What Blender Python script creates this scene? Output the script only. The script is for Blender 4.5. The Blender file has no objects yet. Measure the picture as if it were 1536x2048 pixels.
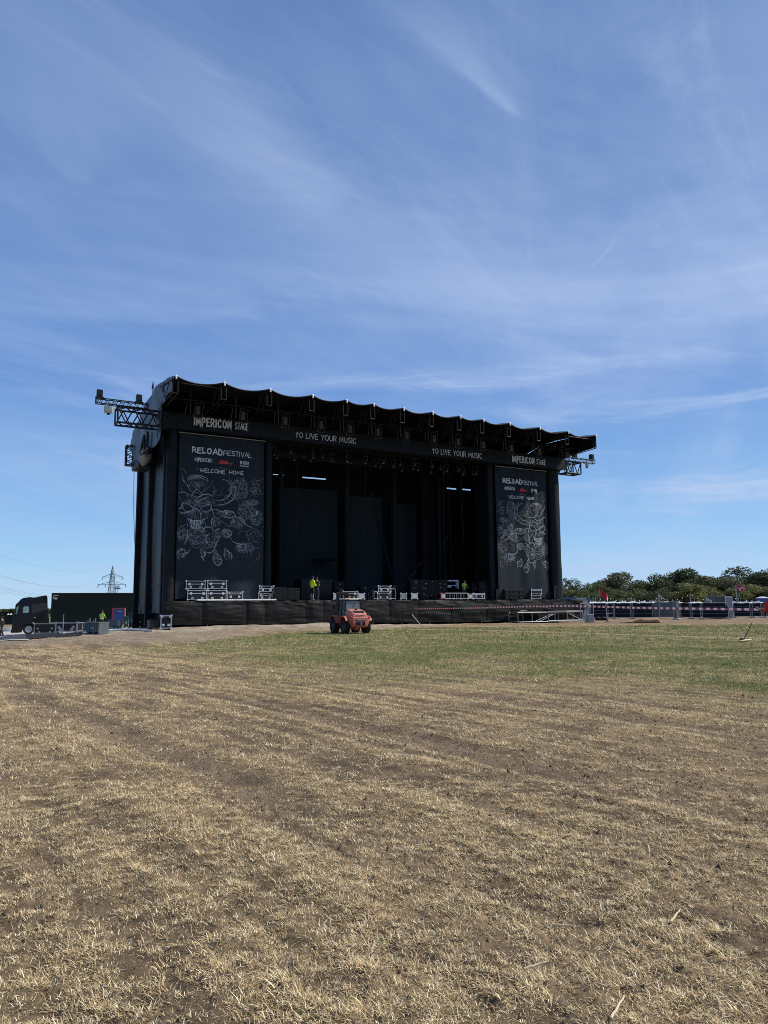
import bpy, bmesh, math, random
import numpy as np
from mathutils import Vector, Matrix
R = math.radians
random.seed(7)
rng = np.random.default_rng(11)
SC = bpy.context.scene
COL = SC.collection

# ------------------------------------------------------------ camera
F, PITCH, ROLL, CAMH = 1484.0, 0.1246, -0.0083, 1.46
PHI, SX, SY = 0.5129, 0.5533, 55.894            # where the stage stands and how it is turned
cam_d = bpy.data.cameras.new('camera'); cam = bpy.data.objects.new('camera', cam_d); COL.objects.link(cam)
cam_d.sensor_fit = 'VERTICAL'; cam_d.sensor_height = 24; cam_d.sensor_width = 18
cam_d.lens = 24 * F / 2048; cam_d.clip_start = 0.1; cam_d.clip_end = 6000
cp, sp, cr, sr = math.cos(PITCH), math.sin(PITCH), math.cos(ROLL), math.sin(ROLL)
fw = Vector((0, cp, sp)); up0 = Vector((0, -sp, cp)); rt0 = Vector((1, 0, 0))
rt = cr * rt0 + sr * up0; up = -sr * rt0 + cr * up0
M4 = Matrix.Identity(4)
for i in range(3):
    M4[i][0], M4[i][1], M4[i][2] = rt[i], up[i], -fw[i]
M4[2][3] = CAMH
cam.matrix_world = M4
SC.camera = cam

# ------------------------------------------------------------ light and sky
SUN_EL, SUN_AZ = R(45), R(7.5)                    # azimuth measured from +X towards +Y
sdir = Vector((math.cos(SUN_AZ) * math.cos(SUN_EL), math.sin(SUN_AZ) * math.cos(SUN_EL), math.sin(SUN_EL)))
sun_d = bpy.data.lights.new('sun', 'SUN'); sun = bpy.data.objects.new('sun', sun_d); COL.objects.link(sun)
sun_d.energy = 5.0; sun_d.angle = R(0.53); sun_d.color = (1.0, 0.94, 0.84)
sun.rotation_euler = sdir.to_track_quat('Z', 'Y').to_euler(); sun.location = (40, 0, 60)
SC.view_settings.view_transform = 'Standard'; SC.view_settings.look = 'None'
SC.view_settings.exposure = 0.0; SC.view_settings.gamma = 1.0; SC.view_settings.use_curve_mapping = False
SC.cycles.filter_width = 0.95; SC.cycles.use_denoising = False; SC.cycles.max_bounces = 6; SC.cycles.transparent_max_bounces = 12

W = bpy.data.worlds.new('World'); SC.world = W; W.use_nodes = True
def build_world():
    nt = W.node_tree; N = nt.nodes; K = nt.links; N.clear()
    def nd(t, **kw):
        n = N.new(t)
        for k, v in kw.items(): setattr(n, k, v)
        return n
    def math_(op, a, b=None, c=None, clamp=False):
        n = nd('ShaderNodeMath', operation=op); n.use_clamp = clamp
        for i, v in enumerate((a, b, c)):
            if v is None: continue
            if isinstance(v, (int, float)): n.inputs[i].default_value = v
            else: K.new(v, n.inputs[i])
        return n.outputs[0]
    sky = nd('ShaderNodeTexSky', sky_type='NISHITA'); sky.sun_disc = False
    sky.sun_elevation = SUN_EL; sky.sun_rotation = R(90) - SUN_AZ
    sky.altitude = 50; sky.air_density = 1.0; sky.dust_density = 0.0; sky.ozone_density = 4.0
    tc = nd('ShaderNodeTexCoord'); sep = nd('ShaderNodeSeparateXYZ'); K.new(tc.outputs['Generated'], sep.inputs[0])
    z = math_('MAXIMUM', sep.outputs[2], 0.0); zz = math_('ADD', z, 0.16)
    px = math_('DIVIDE', sep.outputs[0], zz); py = math_('DIVIDE', sep.outputs[1], zz)
    def plane(rot, sx, sy, seed):
        c, s = math.cos(rot), math.sin(rot)
        u = math_('ADD', math_('MULTIPLY', px, c * sx), math_('MULTIPLY', py, s * sx))
        v = math_('ADD', math_('MULTIPLY', px, -s * sy), math_('MULTIPLY', py, c * sy))
        cb = nd('ShaderNodeCombineXYZ'); K.new(u, cb.inputs[0]); K.new(v, cb.inputs[1]); cb.inputs[2].default_value = seed
        return cb.outputs[0]
    def noise(vec, scale, detail, rough, dist, lo, hi):
        n = nd('ShaderNodeTexNoise'); K.new(vec, n.inputs['Vector'])
        n.inputs['Scale'].default_value = scale; n.inputs['Detail'].default_value = detail
        n.inputs['Roughness'].default_value = rough; n.inputs['Distortion'].default_value = dist
        m = nd('ShaderNodeMapRange'); m.interpolation_type = 'SMOOTHERSTEP'
        m.inputs['From Min'].default_value = lo; m.inputs['From Max'].default_value = hi
        K.new(n.outputs['Fac'], m.inputs['Value'])
        return m.outputs[0]
    veil = noise(plane(0.85, 0.45, 0.85, 3.1), 1.0, 8, 0.56, 1.0, 0.30, 0.80)
    streak = noise(plane(1.32, 0.36, 1.7, 8.4), 1.3, 10, 0.62, 1.1, 0.44, 0.80)
    fine = noise(plane(0.75, 0.6, 2.4, 1.7), 2.0, 11, 0.68, 1.5, 0.48, 0.84)
    low = noise(plane(0.25, 0.45, 1.1, 5.5), 0.9, 10, 0.62, 0.9, 0.46, 0.76)
    cb = nd('ShaderNodeCombineXYZ'); az = nd('ShaderNodeMath', operation='ARCTAN2'); K.new(sep.outputs[0], az.inputs[0]); K.new(sep.outputs[1], az.inputs[1])
    K.new(math_('ADD', math_('MULTIPLY', az.outputs[0], 2.1), math_('MULTIPLY', z, 1.5)), cb.inputs[0]); K.new(math_('MULTIPLY', z, 15.0), cb.inputs[1]); cb.inputs[2].default_value = 2.7
    hz = noise(cb.outputs[0], 1.15, 10, 0.62, 0.8, 0.44, 0.80)
    hm = nd('ShaderNodeMapRange'); hm.interpolation_type = 'SMOOTHSTEP'; K.new(z, hm.inputs['Value']); hm.inputs['From Min'].default_value = 0.10; hm.inputs['From Max'].default_value = 0.46; hm.inputs['To Min'].default_value = 1; hm.inputs['To Max'].default_value = 0
    hz = math_('MULTIPLY', hz, hm.outputs[0])
    # one long comet-shaped wisp high up, its head low and its tail fanning out
    def wisp(ax, ay, bx, by, w0, w1, seed, amount):
        dx, dy = bx - ax, by - ay; L = math.hypot(dx, dy); dx /= L; dy /= L
        rx = math_('SUBTRACT', px, ax); ry = math_('SUBTRACT', py, ay)
        t = math_('DIVIDE', math_('ADD', math_('MULTIPLY', rx, dx), math_('MULTIPLY', ry, dy)), L)
        q = math_('ADD', math_('MULTIPLY', rx, -dy), math_('MULTIPLY', ry, dx))
        n = nd('ShaderNodeTexNoise'); K.new(plane(math.atan2(dy, dx), 1.3, 7, seed), n.inputs['Vector'])
        n.inputs['Scale'].default_value = 1.6; n.inputs['Detail'].default_value = 8; n.inputs['Roughness'].default_value = 0.55
        q = math_('ADD', q, math_('MULTIPLY', math_('SUBTRACT', n.outputs['Fac'], 0.5), 0.16))
        wid = math_('ADD', math_('MULTIPLY', math_('MAXIMUM', t, 0), w1 - w0), w0)
        a = math_('DIVIDE', q, wid); g = math_('POWER', 2.718, math_('MULTIPLY', math_('MULTIPLY', a, a), -1))
        m0 = nd('ShaderNodeMapRange'); m0.interpolation_type = 'SMOOTHSTEP'; K.new(t, m0.inputs['Value']); m0.inputs['From Min'].default_value = -0.04; m0.inputs['From Max'].default_value = 0.12
        m1 = nd('ShaderNodeMapRange'); m1.interpolation_type = 'SMOOTHSTEP'; K.new(t, m1.inputs['Value']); m1.inputs['From Min'].default_value = 0.55; m1.inputs['From Max'].default_value = 1.25
        m1.inputs['To Min'].default_value = 1; m1.inputs['To Max'].default_value = 0
        g = math_('MULTIPLY', math_('MULTIPLY', g, m0.outputs[0]), m1.outputs[0])
        tex = math_('ADD', math_('MULTIPLY', n.outputs['Fac'], 1.3), -0.05)
        return math_('MULTIPLY', math_('MULTIPLY', g, tex), amount)
    ws = [wisp(*a) for a in WISPS]
    tot = math_('MULTIPLY', veil, 0.44)
    for o, k in ((streak, 0.15), (fine, 0.20), (low, 0.26), (hz, 0.85)):
        tot = math_('ADD', tot, math_('MULTIPLY', o, k))
    for o in ws: tot = math_('ADD', tot, o)
    # more cloud towards the sun
    tot = math_('MULTIPLY', tot, math_('ADD', math_('MULTIPLY', sep.outputs[0], 0.55), 0.95))
    tot = math_('MINIMUM', math_('MAXIMUM', tot, 0), 0.8)
    ramp = nd('ShaderNodeValToRGB'); K.new(z, ramp.inputs[0]); e = ramp.color_ramp.elements
    for i, (p, c) in enumerate(SKY_RAMP):
        el = e[i] if i < 2 else e.new(p)
        el.position = p; el.color = (*[v / 10 for v in c], 1)
    tint = nd('ShaderNodeMix', data_type='RGBA'); tint.inputs['Factor'].default_value = 0.8
    rs = nd('ShaderNodeVectorMath', operation='SCALE'); K.new(ramp.outputs[0], rs.inputs[0]); rs.inputs['Scale'].default_value = 10
    K.new(sky.outputs[0], tint.inputs['A']); K.new(rs.outputs[0], tint.inputs['B'])
    mul = nd('ShaderNodeVectorMath', operation='MULTIPLY'); K.new(tint.outputs['Result'], mul.inputs[0]); mul.inputs[1].default_value = SKY_TINT
    mix = nd('ShaderNodeMix', data_type='RGBA'); K.new(tot, mix.inputs['Factor'])
    K.new(mul.outputs[0], mix.inputs['A']); mix.inputs['B'].default_value = CLOUD
    bg = nd('ShaderNodeBackground'); bg.inputs['Strength'].default_value = 0.104
    K.new(mix.outputs['Result'], bg.inputs['Color'])
    out = nd('ShaderNodeOutputWorld'); K.new(bg.outputs[0], out.inputs[0])
SKY_TINT = (1.0, 1.0, 1.0); CLOUD = (4.6, 5.9, 8.4, 1)
SKY_RAMP = [(0.0, (4.0, 6.9, 9.4)), (1.0, (0.8, 1.6, 3.9)), (0.10, (2.7, 5.25, 8.9)), (0.28, (1.35, 2.95, 6.8)), (0.5, (1.22, 2.45, 5.5))]
WISPS = []
def sky_pt(px, py):                              # a direction in the photograph as a point on the cloud sheet
    d = None
    x, y = px - 768, py - 1024
    a = cr * x + sr * y; b = -sr * x + cr * y
    v = Vector((a / F, cp + (b / F) * sp, sp - (b / F) * cp)).normalized()
    return v.x / (v.z + 0.16), v.y / (v.z + 0.16)
for (p, q, w0, w1, seed, am) in (((1068, 224), (780, -40), 0.008, 0.062, 2.2, 0.32), ((690, 410), (330, 190), 0.02, 0.13, 6.3, 0.22),
                                 ((165, 372), (60, 130), 0.02, 0.15, 4.1, 0.22), ((1180, 545), (1260, 460), 0.004, 0.012, 9.9, 0.12),
                                 ((1445, 540), (1540, 520), 0.006, 0.02, 12.4, 0.15)):
    WISPS.append((*sky_pt(*p), *sky_pt(*q), w0, w1, seed, am))
build_world()

# ------------------------------------------------------------ helpers: rays of the photograph, stage frame, terrain
def ray(px, py):
    x, y = px - 768, py - 1024
    a = cr * x + sr * y; b = -sr * x + cr * y
    return Vector((a / F, cp + (b / F) * sp, sp - (b / F) * cp))
EYE = Vector((0, 0, CAMH))
cph, sph = math.cos(PHI), math.sin(PHI)
def S(X, Y, Z): return Vector((SX + cph * X - sph * Y, SY + sph * X + cph * Y, Z))
def Lc(p):
    x, y = p[0] - SX, p[1] - SY
    return Vector((cph * x + sph * y, -sph * x + cph * y, p[2]))
def on_y(px, py, y):                             # where a sight line meets the stage plane at depth y (stage coordinates)
    a = Lc(EYE); b = Lc(EYE + ray(px, py)); t = (y - a.y) / (b.y - a.y)
    return a + (b - a) * t
def atY(px, py, Y):
    r = ray(px, py); return EYE + r * (Y / r.y)
_T = rng.random((256, 256))
def vnoise(x, y, seed=0):
    x = np.asarray(x, float) + seed * 17.3; y = np.asarray(y, float) + seed * 9.1
    xi = np.floor(x).astype(int); yi = np.floor(y).astype(int); fx = x - xi; fy = y - yi
    fx = fx * fx * (3 - 2 * fx); fy = fy * fy * (3 - 2 * fy)
    a = _T[xi & 255, yi & 255]; b = _T[(xi + 1) & 255, yi & 255]; c = _T[xi & 255, (yi + 1) & 255]; d = _T[(xi + 1) & 255, (yi + 1) & 255]
    return (a * (1 - fx) + b * fx) * (1 - fy) + (c * (1 - fx) + d * fx) * fy - 0.5
def fbm(x, y, n=4, seed=0):
    s = 0; a = 1; t = 0
    for i in range(n):
        s = s + a * vnoise(x * 2 ** i, y * 2 ** i, seed + i); t += a; a *= 0.5
    return s / t * 2
def sst(a, b, x):
    t = np.clip((np.asarray(x, float) - a) / (b - a), 0, 1); return t * t * (3 - 2 * t)
RUTS = ((1.2, 0.16, 0.5), (2.9, 0.26, 1.0), (4.0, 0.14, 0.45), (5.3, 0.34, 1.1), (7.1, 0.16, 0.5), (8.4, 0.28, 0.8), (9.6, 0.15, 0.6), (-0.6, 0.2, 0.6), (-2.4, 0.3, 0.8), (-4.6, 0.2, 0.5), (-6.2, 0.3, 0.7))
def rutmask(x, y):
    x = np.asarray(x, float); y = np.asarray(y, float)
    al = -0.6 * x + 0.8 * y; q = 0.8 * x + 0.6 * y + 0.35 * fbm(al * 0.13, al * 0 + 3.3, 2, 31) + 0.10 * fbm(x * 1.3, y * 1.3, 2, 33)
    m = np.zeros_like(q)
    for k, (c, w, s) in enumerate(RUTS):
        cut = sst(-0.35, 0.35, fbm(al * 0.22 + k * 7, al * 0 + k * 3.1, 2, 35))
        m = np.maximum(m, s * np.exp(-((q - c) / w) ** 2) * (0.45 + 0.55 * cut))
    return m * sst(24, 12, np.hypot(x, y))
def stage_xy(x, y):
    dx, dy = x - SX, y - SY
    return cph * dx + sph * dy, -sph * dx + cph * dy
def baremask(x, y):                              # gravel and trampled earth in front of the stage, and the path
    X, Y = stage_xy(x, y)
    w = 4.2 + 5.0 * sst(6, -10, X) + 8.5 * sst(-9, -22, X) + 2.0 * fbm(x * 0.25, y * 0.25, 3, 41)
    a = sst(0.9, -0.9, (-Y - w) / 1.6) * sst(16, 9, X + 2 * fbm(x * .3, y * .3, 2, 43)) * sst(-70, -40, X)
    return a * sst(60, 15, Y)
PATH = [(-4, 46.2), (4, 43.9), (9.5, 37.0), (15.2, 29.3), (20.5, 22.8), (26, 16)]
def pathmask(x, y):
    d = np.full(np.shape(x), 1e9)
    for (ax, ay), (bx, by) in zip(PATH, PATH[1:]):
        vx, vy = bx - ax, by - ay; t = np.clip(((x - ax) * vx + (y - ay) * vy) / (vx * vx + vy * vy), 0, 1)
        d = np.minimum(d, np.hypot(x - ax - t * vx, y - ay - t * vy))
    return sst(0.75, 0.25, d + 0.35 * fbm(x * .6, y * .6, 3, 47)) * 0.75
def greenmask(x, y):
    q = 0.8 * x + 0.6 * y
    n = fbm(x * .18, y * .18, 4, 51)
    g = sst(5.0, 17.5, q + 5.0 * n) * sst(50.5, 45.5, y + 3 * n)
    g = g * (0.42 + 0.58 * sst(-.30, .3, fbm(x * .5, y * .5, 4, 53) + .5 * fbm(x * 2, y * 2, 2, 55)))
    return g * (1 - baremask(x, y)) * (1 - 0.85 * pathmask(x, y))
def base_h(x, y):
    x = np.asarray(x, float); y = np.asarray(y, float)
    left = 1.1 * sst(-14, -37, x) * sst(18, 44, y)
    right = 0.32 * sst(50, 80, y) * sst(0, 12, x)
    X, Y = stage_xy(x, y)
    berm = 0.16 * baremask(x, y) * (0.6 + 1.2 * fbm(x * .35, y * .35, 4, 61)) * sst(-1.2, -3.5, Y)
    ridge = 0.22 * np.exp(-((Y + 6.5 + .5 * fbm(x * .3, y * .3, 2, 63)) / 1.5) ** 2) * sst(-2, -9, X) * sst(-26, -19, X)
    return -left - right + berm + ridge
def terrain(x, y):
    x = np.asarray(x, float); y = np.asarray(y, float); d = np.hypot(x, y)
    near = sst(40, 10, d)
    h = base_h(x, y)
    al = -0.6 * x + 0.8 * y; q = 0.8 * x + 0.6 * y
    h = h + 0.014 * fbm(x * 1.1, y * 1.1, 3, 71) * near + 0.010 * fbm(al * .38, q * 3.0, 3, 73) * near + 0.012 * fbm(al * .95, q * 6.4, 3, 95) * near + 0.008 * np.sin(q * 17 + 3 * fbm(al * .3, q * .5, 2, 79)) * sst(-.2, .4, fbm(al * .25, q * .6, 2, 78)) * near + 0.013 * fbm(x * 5, y * 5, 3, 75) * sst(18, 8, d) + 0.016 * fbm(x * 19, y * 19, 2, 77) * sst(10, 5, d)
    h = h - 0.035 * rutmask(x, y)
    return h
def hit(px, py):                                 # where a sight line meets the terrain
    r = ray(px, py); Y = 2.0; last = Y
    while Y < 400:
        p = EYE + r * (Y / r.y)
        if p.z <= float(base_h(p.x, p.y)):
            lo, hi = last, Y
            for _ in range(30):
                m = (lo + hi) / 2; p = EYE + r * (m / r.y)
                if p.z <= float(base_h(p.x, p.y)): hi = m
                else: lo = m
            return EYE + r * (hi / r.y)
        last = Y; Y *= 1.02
    return EYE + r * (400 / r.y)

# ------------------------------------------------------------ materials
MATS = {}
def mat(name, col, rough=0.6, metal=0.0, var=0.12, scale=4.0, bump=0.0, bscale=30.0, spec=0.5, alpha=1.0, stretch=(1, 1, 1), trans=0.0):
    if name in MATS: return MATS[name]
    m = bpy.data.materials.new(name); m.use_nodes = True; nt = m.node_tree; N = nt.nodes; K = nt.links
    b = N['Principled BSDF']; b.inputs['Roughness'].default_value = rough; b.inputs['Metallic'].default_value = metal
    b.inputs['Specular IOR Level'].default_value = spec; b.inputs['Alpha'].default_value = alpha
    b.inputs['Transmission Weight'].default_value = trans
    tc = N.new('ShaderNodeTexCoord'); mp = N.new('ShaderNodeMapping'); mp.inputs['Scale'].default_value = stretch
    K.new(tc.outputs['Object'], mp.inputs['Vector'])
    n = N.new('ShaderNodeTexNoise'); n.inputs['Scale'].default_value = scale; n.inputs['Detail'].default_value = 6; K.new(mp.outputs[0], n.inputs['Vector'])
    r = N.new('ShaderNodeValToRGB'); K.new(n.outputs['Fac'], r.inputs[0])
    r.color_ramp.elements[0].position = 0.3; r.color_ramp.elements[1].position = 0.7
    r.color_ramp.elements[0].color = [max(0, c * (1 - var)) for c in col] + [1]
    r.color_ramp.elements[1].color = [min(1, c * (1 + var)) for c in col] + [1]
    K.new(r.outputs[0], b.inputs['Base Color'])
    if bump:
        n2 = N.new('ShaderNodeTexNoise'); n2.inputs['Scale'].default_value = bscale; n2.inputs['Detail'].default_value = 5; K.new(mp.outputs[0], n2.inputs['Vector'])
        bp = N.new('ShaderNodeBump'); bp.inputs['Strength'].default_value = bump; bp.inputs['Distance'].default_value = 0.05
        K.new(n2.outputs['Fac'], bp.inputs['Height']); K.new(bp.outputs[0], b.inputs['Normal'])
    MATS[name] = m; return m
def attr_mat(name, attr, rough=0.9, spec=0.2, trans=0.0):
    m = bpy.data.materials.new(name); m.use_nodes = True; nt = m.node_tree; b = nt.nodes['Principled BSDF']
    a = nt.nodes.new('ShaderNodeVertexColor'); a.layer_name = attr
    nt.links.new(a.outputs[0], b.inputs['Base Color']); b.inputs['Roughness'].default_value = rough; b.inputs['Specular IOR Level'].default_value = spec
    if trans:
        t = nt.nodes.new('ShaderNodeBsdfTranslucent'); nt.links.new(a.outputs[0], t.inputs[0])
        mx = nt.nodes.new('ShaderNodeMixShader'); mx.inputs[0].default_value = trans
        nt.links.new(b.outputs[0], mx.inputs[1]); nt.links.new(t.outputs[0], mx.inputs[2])
        nt.links.new(mx.outputs[0], nt.nodes['Material Output'].inputs[0])
    return m
M_FAB = mat('black_stage_fabric', (0.0062, 0.0085, 0.0120), 0.65, spec=.22, var=0.25, scale=1.2, bump=0.25, bscale=2.5)
M_PVC = mat('black_glossy_tarpaulin', (0.010, 0.0145, 0.019), 0.45, spec=.27, var=0.3, scale=1.5, bump=0.12, bscale=2.0, stretch=(1, 1, .3))
M_ROOF = mat('black_roof_membrane', (0.006, 0.007, 0.009), 0.55, spec=.25, var=0.25, scale=0.8, bump=0.2, bscale=2)
M_BAN = mat('charcoal_banner_cloth', (0.020, 0.028, 0.036), 0.9, var=0.14, scale=1.1, spec=0.15)
M_SKIRT = mat('black_skirt_cloth', (0.0068, 0.0074, 0.0076), 0.6, spec=.22, var=0.2, scale=2.5, bump=0.3, bscale=5, stretch=(.5, 1, 2))
M_CURT = mat('dark_curtain_cloth', (0.004, 0.0055, 0.007), 0.8, var=0.2, scale=1, spec=.15)
M_STEEL = mat('black_painted_steel', (0.006, 0.007, 0.010), 0.5, spec=.3, var=0.2)
M_RUST = mat('brown_hanger_steel', (0.036, 0.033, 0.025), 0.55, var=0.3)
M_ALU = mat('bare_aluminium', (0.62, 0.63, 0.65), 0.38, 0.85, var=0.12, scale=8)
M_ALUD = mat('dull_aluminium', (0.30, 0.31, 0.33), 0.5, 0.6, var=0.2, scale=8)
M_WHITE = mat('white_paint', (0.78, 0.78, 0.76), 0.5, var=0.06)
M_CASE = mat('black_laminate', (0.008, 0.009, 0.011), 0.5, spec=.25, var=0.25, scale=6)
M_CASEW = mat('scuffed_pale_laminate', (0.42, 0.43, 0.43), 0.5, var=0.25, scale=9)
M_GRILLE = mat('black_speaker_grille', (0.010, 0.010, 0.012), 0.7, spec=.2, var=0.5, scale=40)
M_CHALK = mat('pale_banner_print', (0.60, 0.64, 0.68), 0.85, var=0.2, scale=6, spec=.2)
M_CHALK2 = mat('grey_banner_print', (0.25, 0.28, 0.31), 0.85, var=0.35, scale=9, spec=.2)
M_FASC = mat('fascia_print', (0.56, 0.57, 0.58), 0.85, var=0.1, scale=6, spec=.2)
M_REDP = mat('red_banner_print', (0.50, 0.030, 0.035), 0.8, var=0.1)
M_RUB = mat('black_rubber', (0.014, 0.014, 0.015), 0.85, spec=.25, var=0.4, scale=12, bump=.4)
M_GALV = mat('galvanised_steel', (0.36, 0.38, 0.40), 0.45, 0.5, var=0.2, scale=10)
M_CREAM = mat('cream_lamp_housing', (0.46, 0.45, 0.36), 0.5, var=0.1)
M_GLASS = mat('dark_glass', (0.03, 0.04, 0.045), 0.08, var=0.05, spec=.8)

# ------------------------------------------------------------ mesh building
class MB:
    def __init__(s): s.v = []; s.f = []; s.sm = []
    def add(s, vs, fs, smooth=False):
        o = len(s.v); s.v += [tuple(v) for v in vs]; s.f += [tuple(i + o for i in f) for f in fs]; s.sm += [smooth] * len(fs); return s
    def box(s, x0, x1, y0, y1, z0, z1):
        vs = [(x, y, z) for z in (z0, z1) for y in (y0, y1) for x in (x0, x1)]
        return s.add(vs, [(0, 2, 3, 1), (4, 5, 7, 6), (0, 1, 5, 4), (2, 6, 7, 3), (0, 4, 6, 2), (1, 3, 7, 5)])
    def cbox(s, x0, x1, y0, y1, z0, z1, b=0.02):  # a box with chamfered edges
        bm = bmesh.new(); bmesh.ops.create_cube(bm, size=1)
        for v in bm.verts: v.co = Vector((x0 + (v.co.x + .5) * (x1 - x0), y0 + (v.co.y + .5) * (y1 - y0), z0 + (v.co.z + .5) * (z1 - z0)))
        bmesh.ops.bevel(bm, geom=bm.edges[:], offset=b, segments=2, affect='EDGES', profile=.6)
        bm.verts.ensure_lookup_table(); bm.verts.index_update()
        s.add([v.co[:] for v in bm.verts], [[v.index for v in f.verts] for f in bm.faces], False); bm.free(); return s
    def tube(s, a, b, r, n=6, r2=None, cap=True):
        a = Vector(a); b = Vector(b); r2 = r if r2 is None else r2; d = (b - a)
        if d.length < 1e-6: return s
        q = d.to_track_quat('Z', 'Y'); vs = []
        for p, rr in ((a, r), (b, r2)):
            for k in range(n):
                t = 2 * math.pi * (k + .5) / n; vs.append(p + q @ Vector((math.cos(t) * rr, math.sin(t) * rr, 0)))
        fs = [(k, (k + 1) % n, n + (k + 1) % n, n + k) for k in range(n)]
        s.add(vs, fs, n > 5)
        if cap: s.add(vs[:n], [tuple(range(n))[::-1]]); s.add(vs[n:], [tuple(range(n))])
        return s
    def path(s, pts, r, n=6):
        for a, b in zip(pts, pts[1:]): s.tube(a, b, r, n)
        return s
    def lathe(s, prof, c, axis='Z', n=16):       # prof: (radius, height)
        vs = []
        for (r, h) in prof:
            for k in range(n):
                t = 2 * math.pi * k / n; x, y = math.cos(t) * r, math.sin(t) * r
                vs.append(Vector(c) + Vector({'Z': (x, y, h), 'X': (h, x, y), 'Y': (x, h, y)}[axis]))
        fs = [(i * n + k, i * n + (k + 1) % n, (i + 1) * n + (k + 1) % n, (i + 1) * n + k) for i in range(len(prof) - 1) for k in range(n)]
        return s.add(vs, fs, True)
    def prism(s, poly, axis, a, b):              # a polygon pushed along one axis
        def P(u, v, w): return {'X': (w, u, v), 'Y': (u, w, v), 'Z': (u, v, w)}[axis]
        n = len(poly); vs = [P(u, v, a) for u, v in poly] + [P(u, v, b) for u, v in poly]
        fs = [tuple(range(n)), tuple(range(2 * n - 1, n - 1, -1))] + [(k, n + k, n + (k + 1) % n, (k + 1) % n) for k in range(n)]
        return s.add(vs, fs)
    def grid(s, fn, nu, nv, smooth=True):
        vs = [fn(i / nu, j / nv) for j in range(nv + 1) for i in range(nu + 1)]
        fs = [(j * (nu + 1) + i, j * (nu + 1) + i + 1, (j + 1) * (nu + 1) + i + 1, (j + 1) * (nu + 1) + i) for j in range(nv) for i in range(nu)]
        return s.add(vs, fs, smooth)
    def build(s, name, m, parent=None, loc=None, rot=None, fix=True):
        me = bpy.data.meshes.new(name); me.from_pydata(s.v, [], s.f)
        me.polygons.foreach_set('use_smooth', s.sm)
        if fix:
            bm = bmesh.new(); bm.from_mesh(me); bmesh.ops.recalc_face_normals(bm, faces=bm.faces[:]); bm.to_mesh(me); bm.free()
        me.materials.append(m); me.update()
        o = bpy.data.objects.new(name, me); COL.objects.link(o)
        if parent: o.parent = parent
        if loc is not None: o.location = loc
        if rot is not None: o.rotation_euler = (0, 0, rot)
        return o
def tag(o, label=None, cat=None, group=None, kind=None):
    if label: o['label'] = label
    if cat: o['category'] = cat
    if group: o['group'] = group
    if kind: o['kind'] = kind
    return o
def thing(name, label, cat, loc, rot=0.0, group=None):
    o = bpy.data.objects.new(name, None); COL.objects.link(o); o.location = loc; o.rotation_euler = (0, 0, rot); o.empty_display_size = .2
    return tag(o, label, cat, group)
def dup(root, loc, rot, label, group=None, scale=None):
    r = root.copy(); COL.objects.link(r); r.location = loc; r.rotation_euler = (0, 0, rot); r['label'] = label
    if group: r['group'] = group
    if scale: r.scale = scale
    for ch in root.children:
        c = ch.copy(); COL.objects.link(c); c.parent = r
        for g in ch.children:
            d = g.copy(); COL.objects.link(d); d.parent = c
    return r

# ------------------------------------------------------------ ground
def mix3(a, b, t): return a * (1 - t[:, None]) + np.asarray(b)[None, :] * t[:, None]
def ground_colour(x, y):
    n1 = fbm(x * .8, y * .8, 4, 81); n2 = fbm(x * 3.1, y * 3.1, 3, 83); d = np.hypot(x, y)
    al = -0.6 * x + 0.8 * y; q = 0.8 * x + 0.6 * y
    st = .55 * fbm(al * .38, q * 3.0, 3, 73) + .75 * fbm(al * .95, q * 6.4, 3, 95)
    c = np.tile(np.array([[0.145, 0.103, 0.065]]), (len(x), 1))
    straw = sst(-.35, .42, .25 * n1 + .75 * st + .35 * n2) * (0.55 + 0.3 * sst(8, 30, d))
    c = mix3(c, (0.40, 0.292, 0.148), straw * (.45 + .55 * sst(5, 16, d)))  # straw tint cut back close by: shade in the gaps between blades painted in
    g = greenmask(x, y); c = mix3(c, (0.165, 0.156, 0.066), np.clip(g * (0.92 + .5 * n2), 0, 1))
    far = sst(46, 52, y + 2 * n1) * sst(60, 0, -x)
    c = mix3(c, (0.215, 0.155, 0.100), far * .8)
    b = baremask(x, y); c = mix3(c, (0.245, 0.190, 0.135), b * .95)
    X, Y = stage_xy(x, y)
    pale = b * sst(-11, -4, Y + 4 * n1) * sst(5, -3, X)
    c = mix3(c, (0.40, 0.345, 0.27), pale * .8)
    straww = b * sst(-2, 4, X) * sst(-.2, .5, n1 + .4 * n2); c = mix3(c, (0.42, 0.31, 0.16), straww * .7)
    c = mix3(c, (0.30, 0.245, 0.18), pathmask(x, y))
    c = mix3(c, (0.172, 0.125, 0.084), np.clip(rutmask(x, y), 0, 1) * .8)
    wild = sst(110, 160, d); c = mix3(c, (0.10, 0.11, 0.045), wild)
    return c * (1 + .22 * n2[:, None] + .12 * fbm(x * 11, y * 11, 2, 87)[:, None] * sst(30, 10, d)[:, None])
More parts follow.
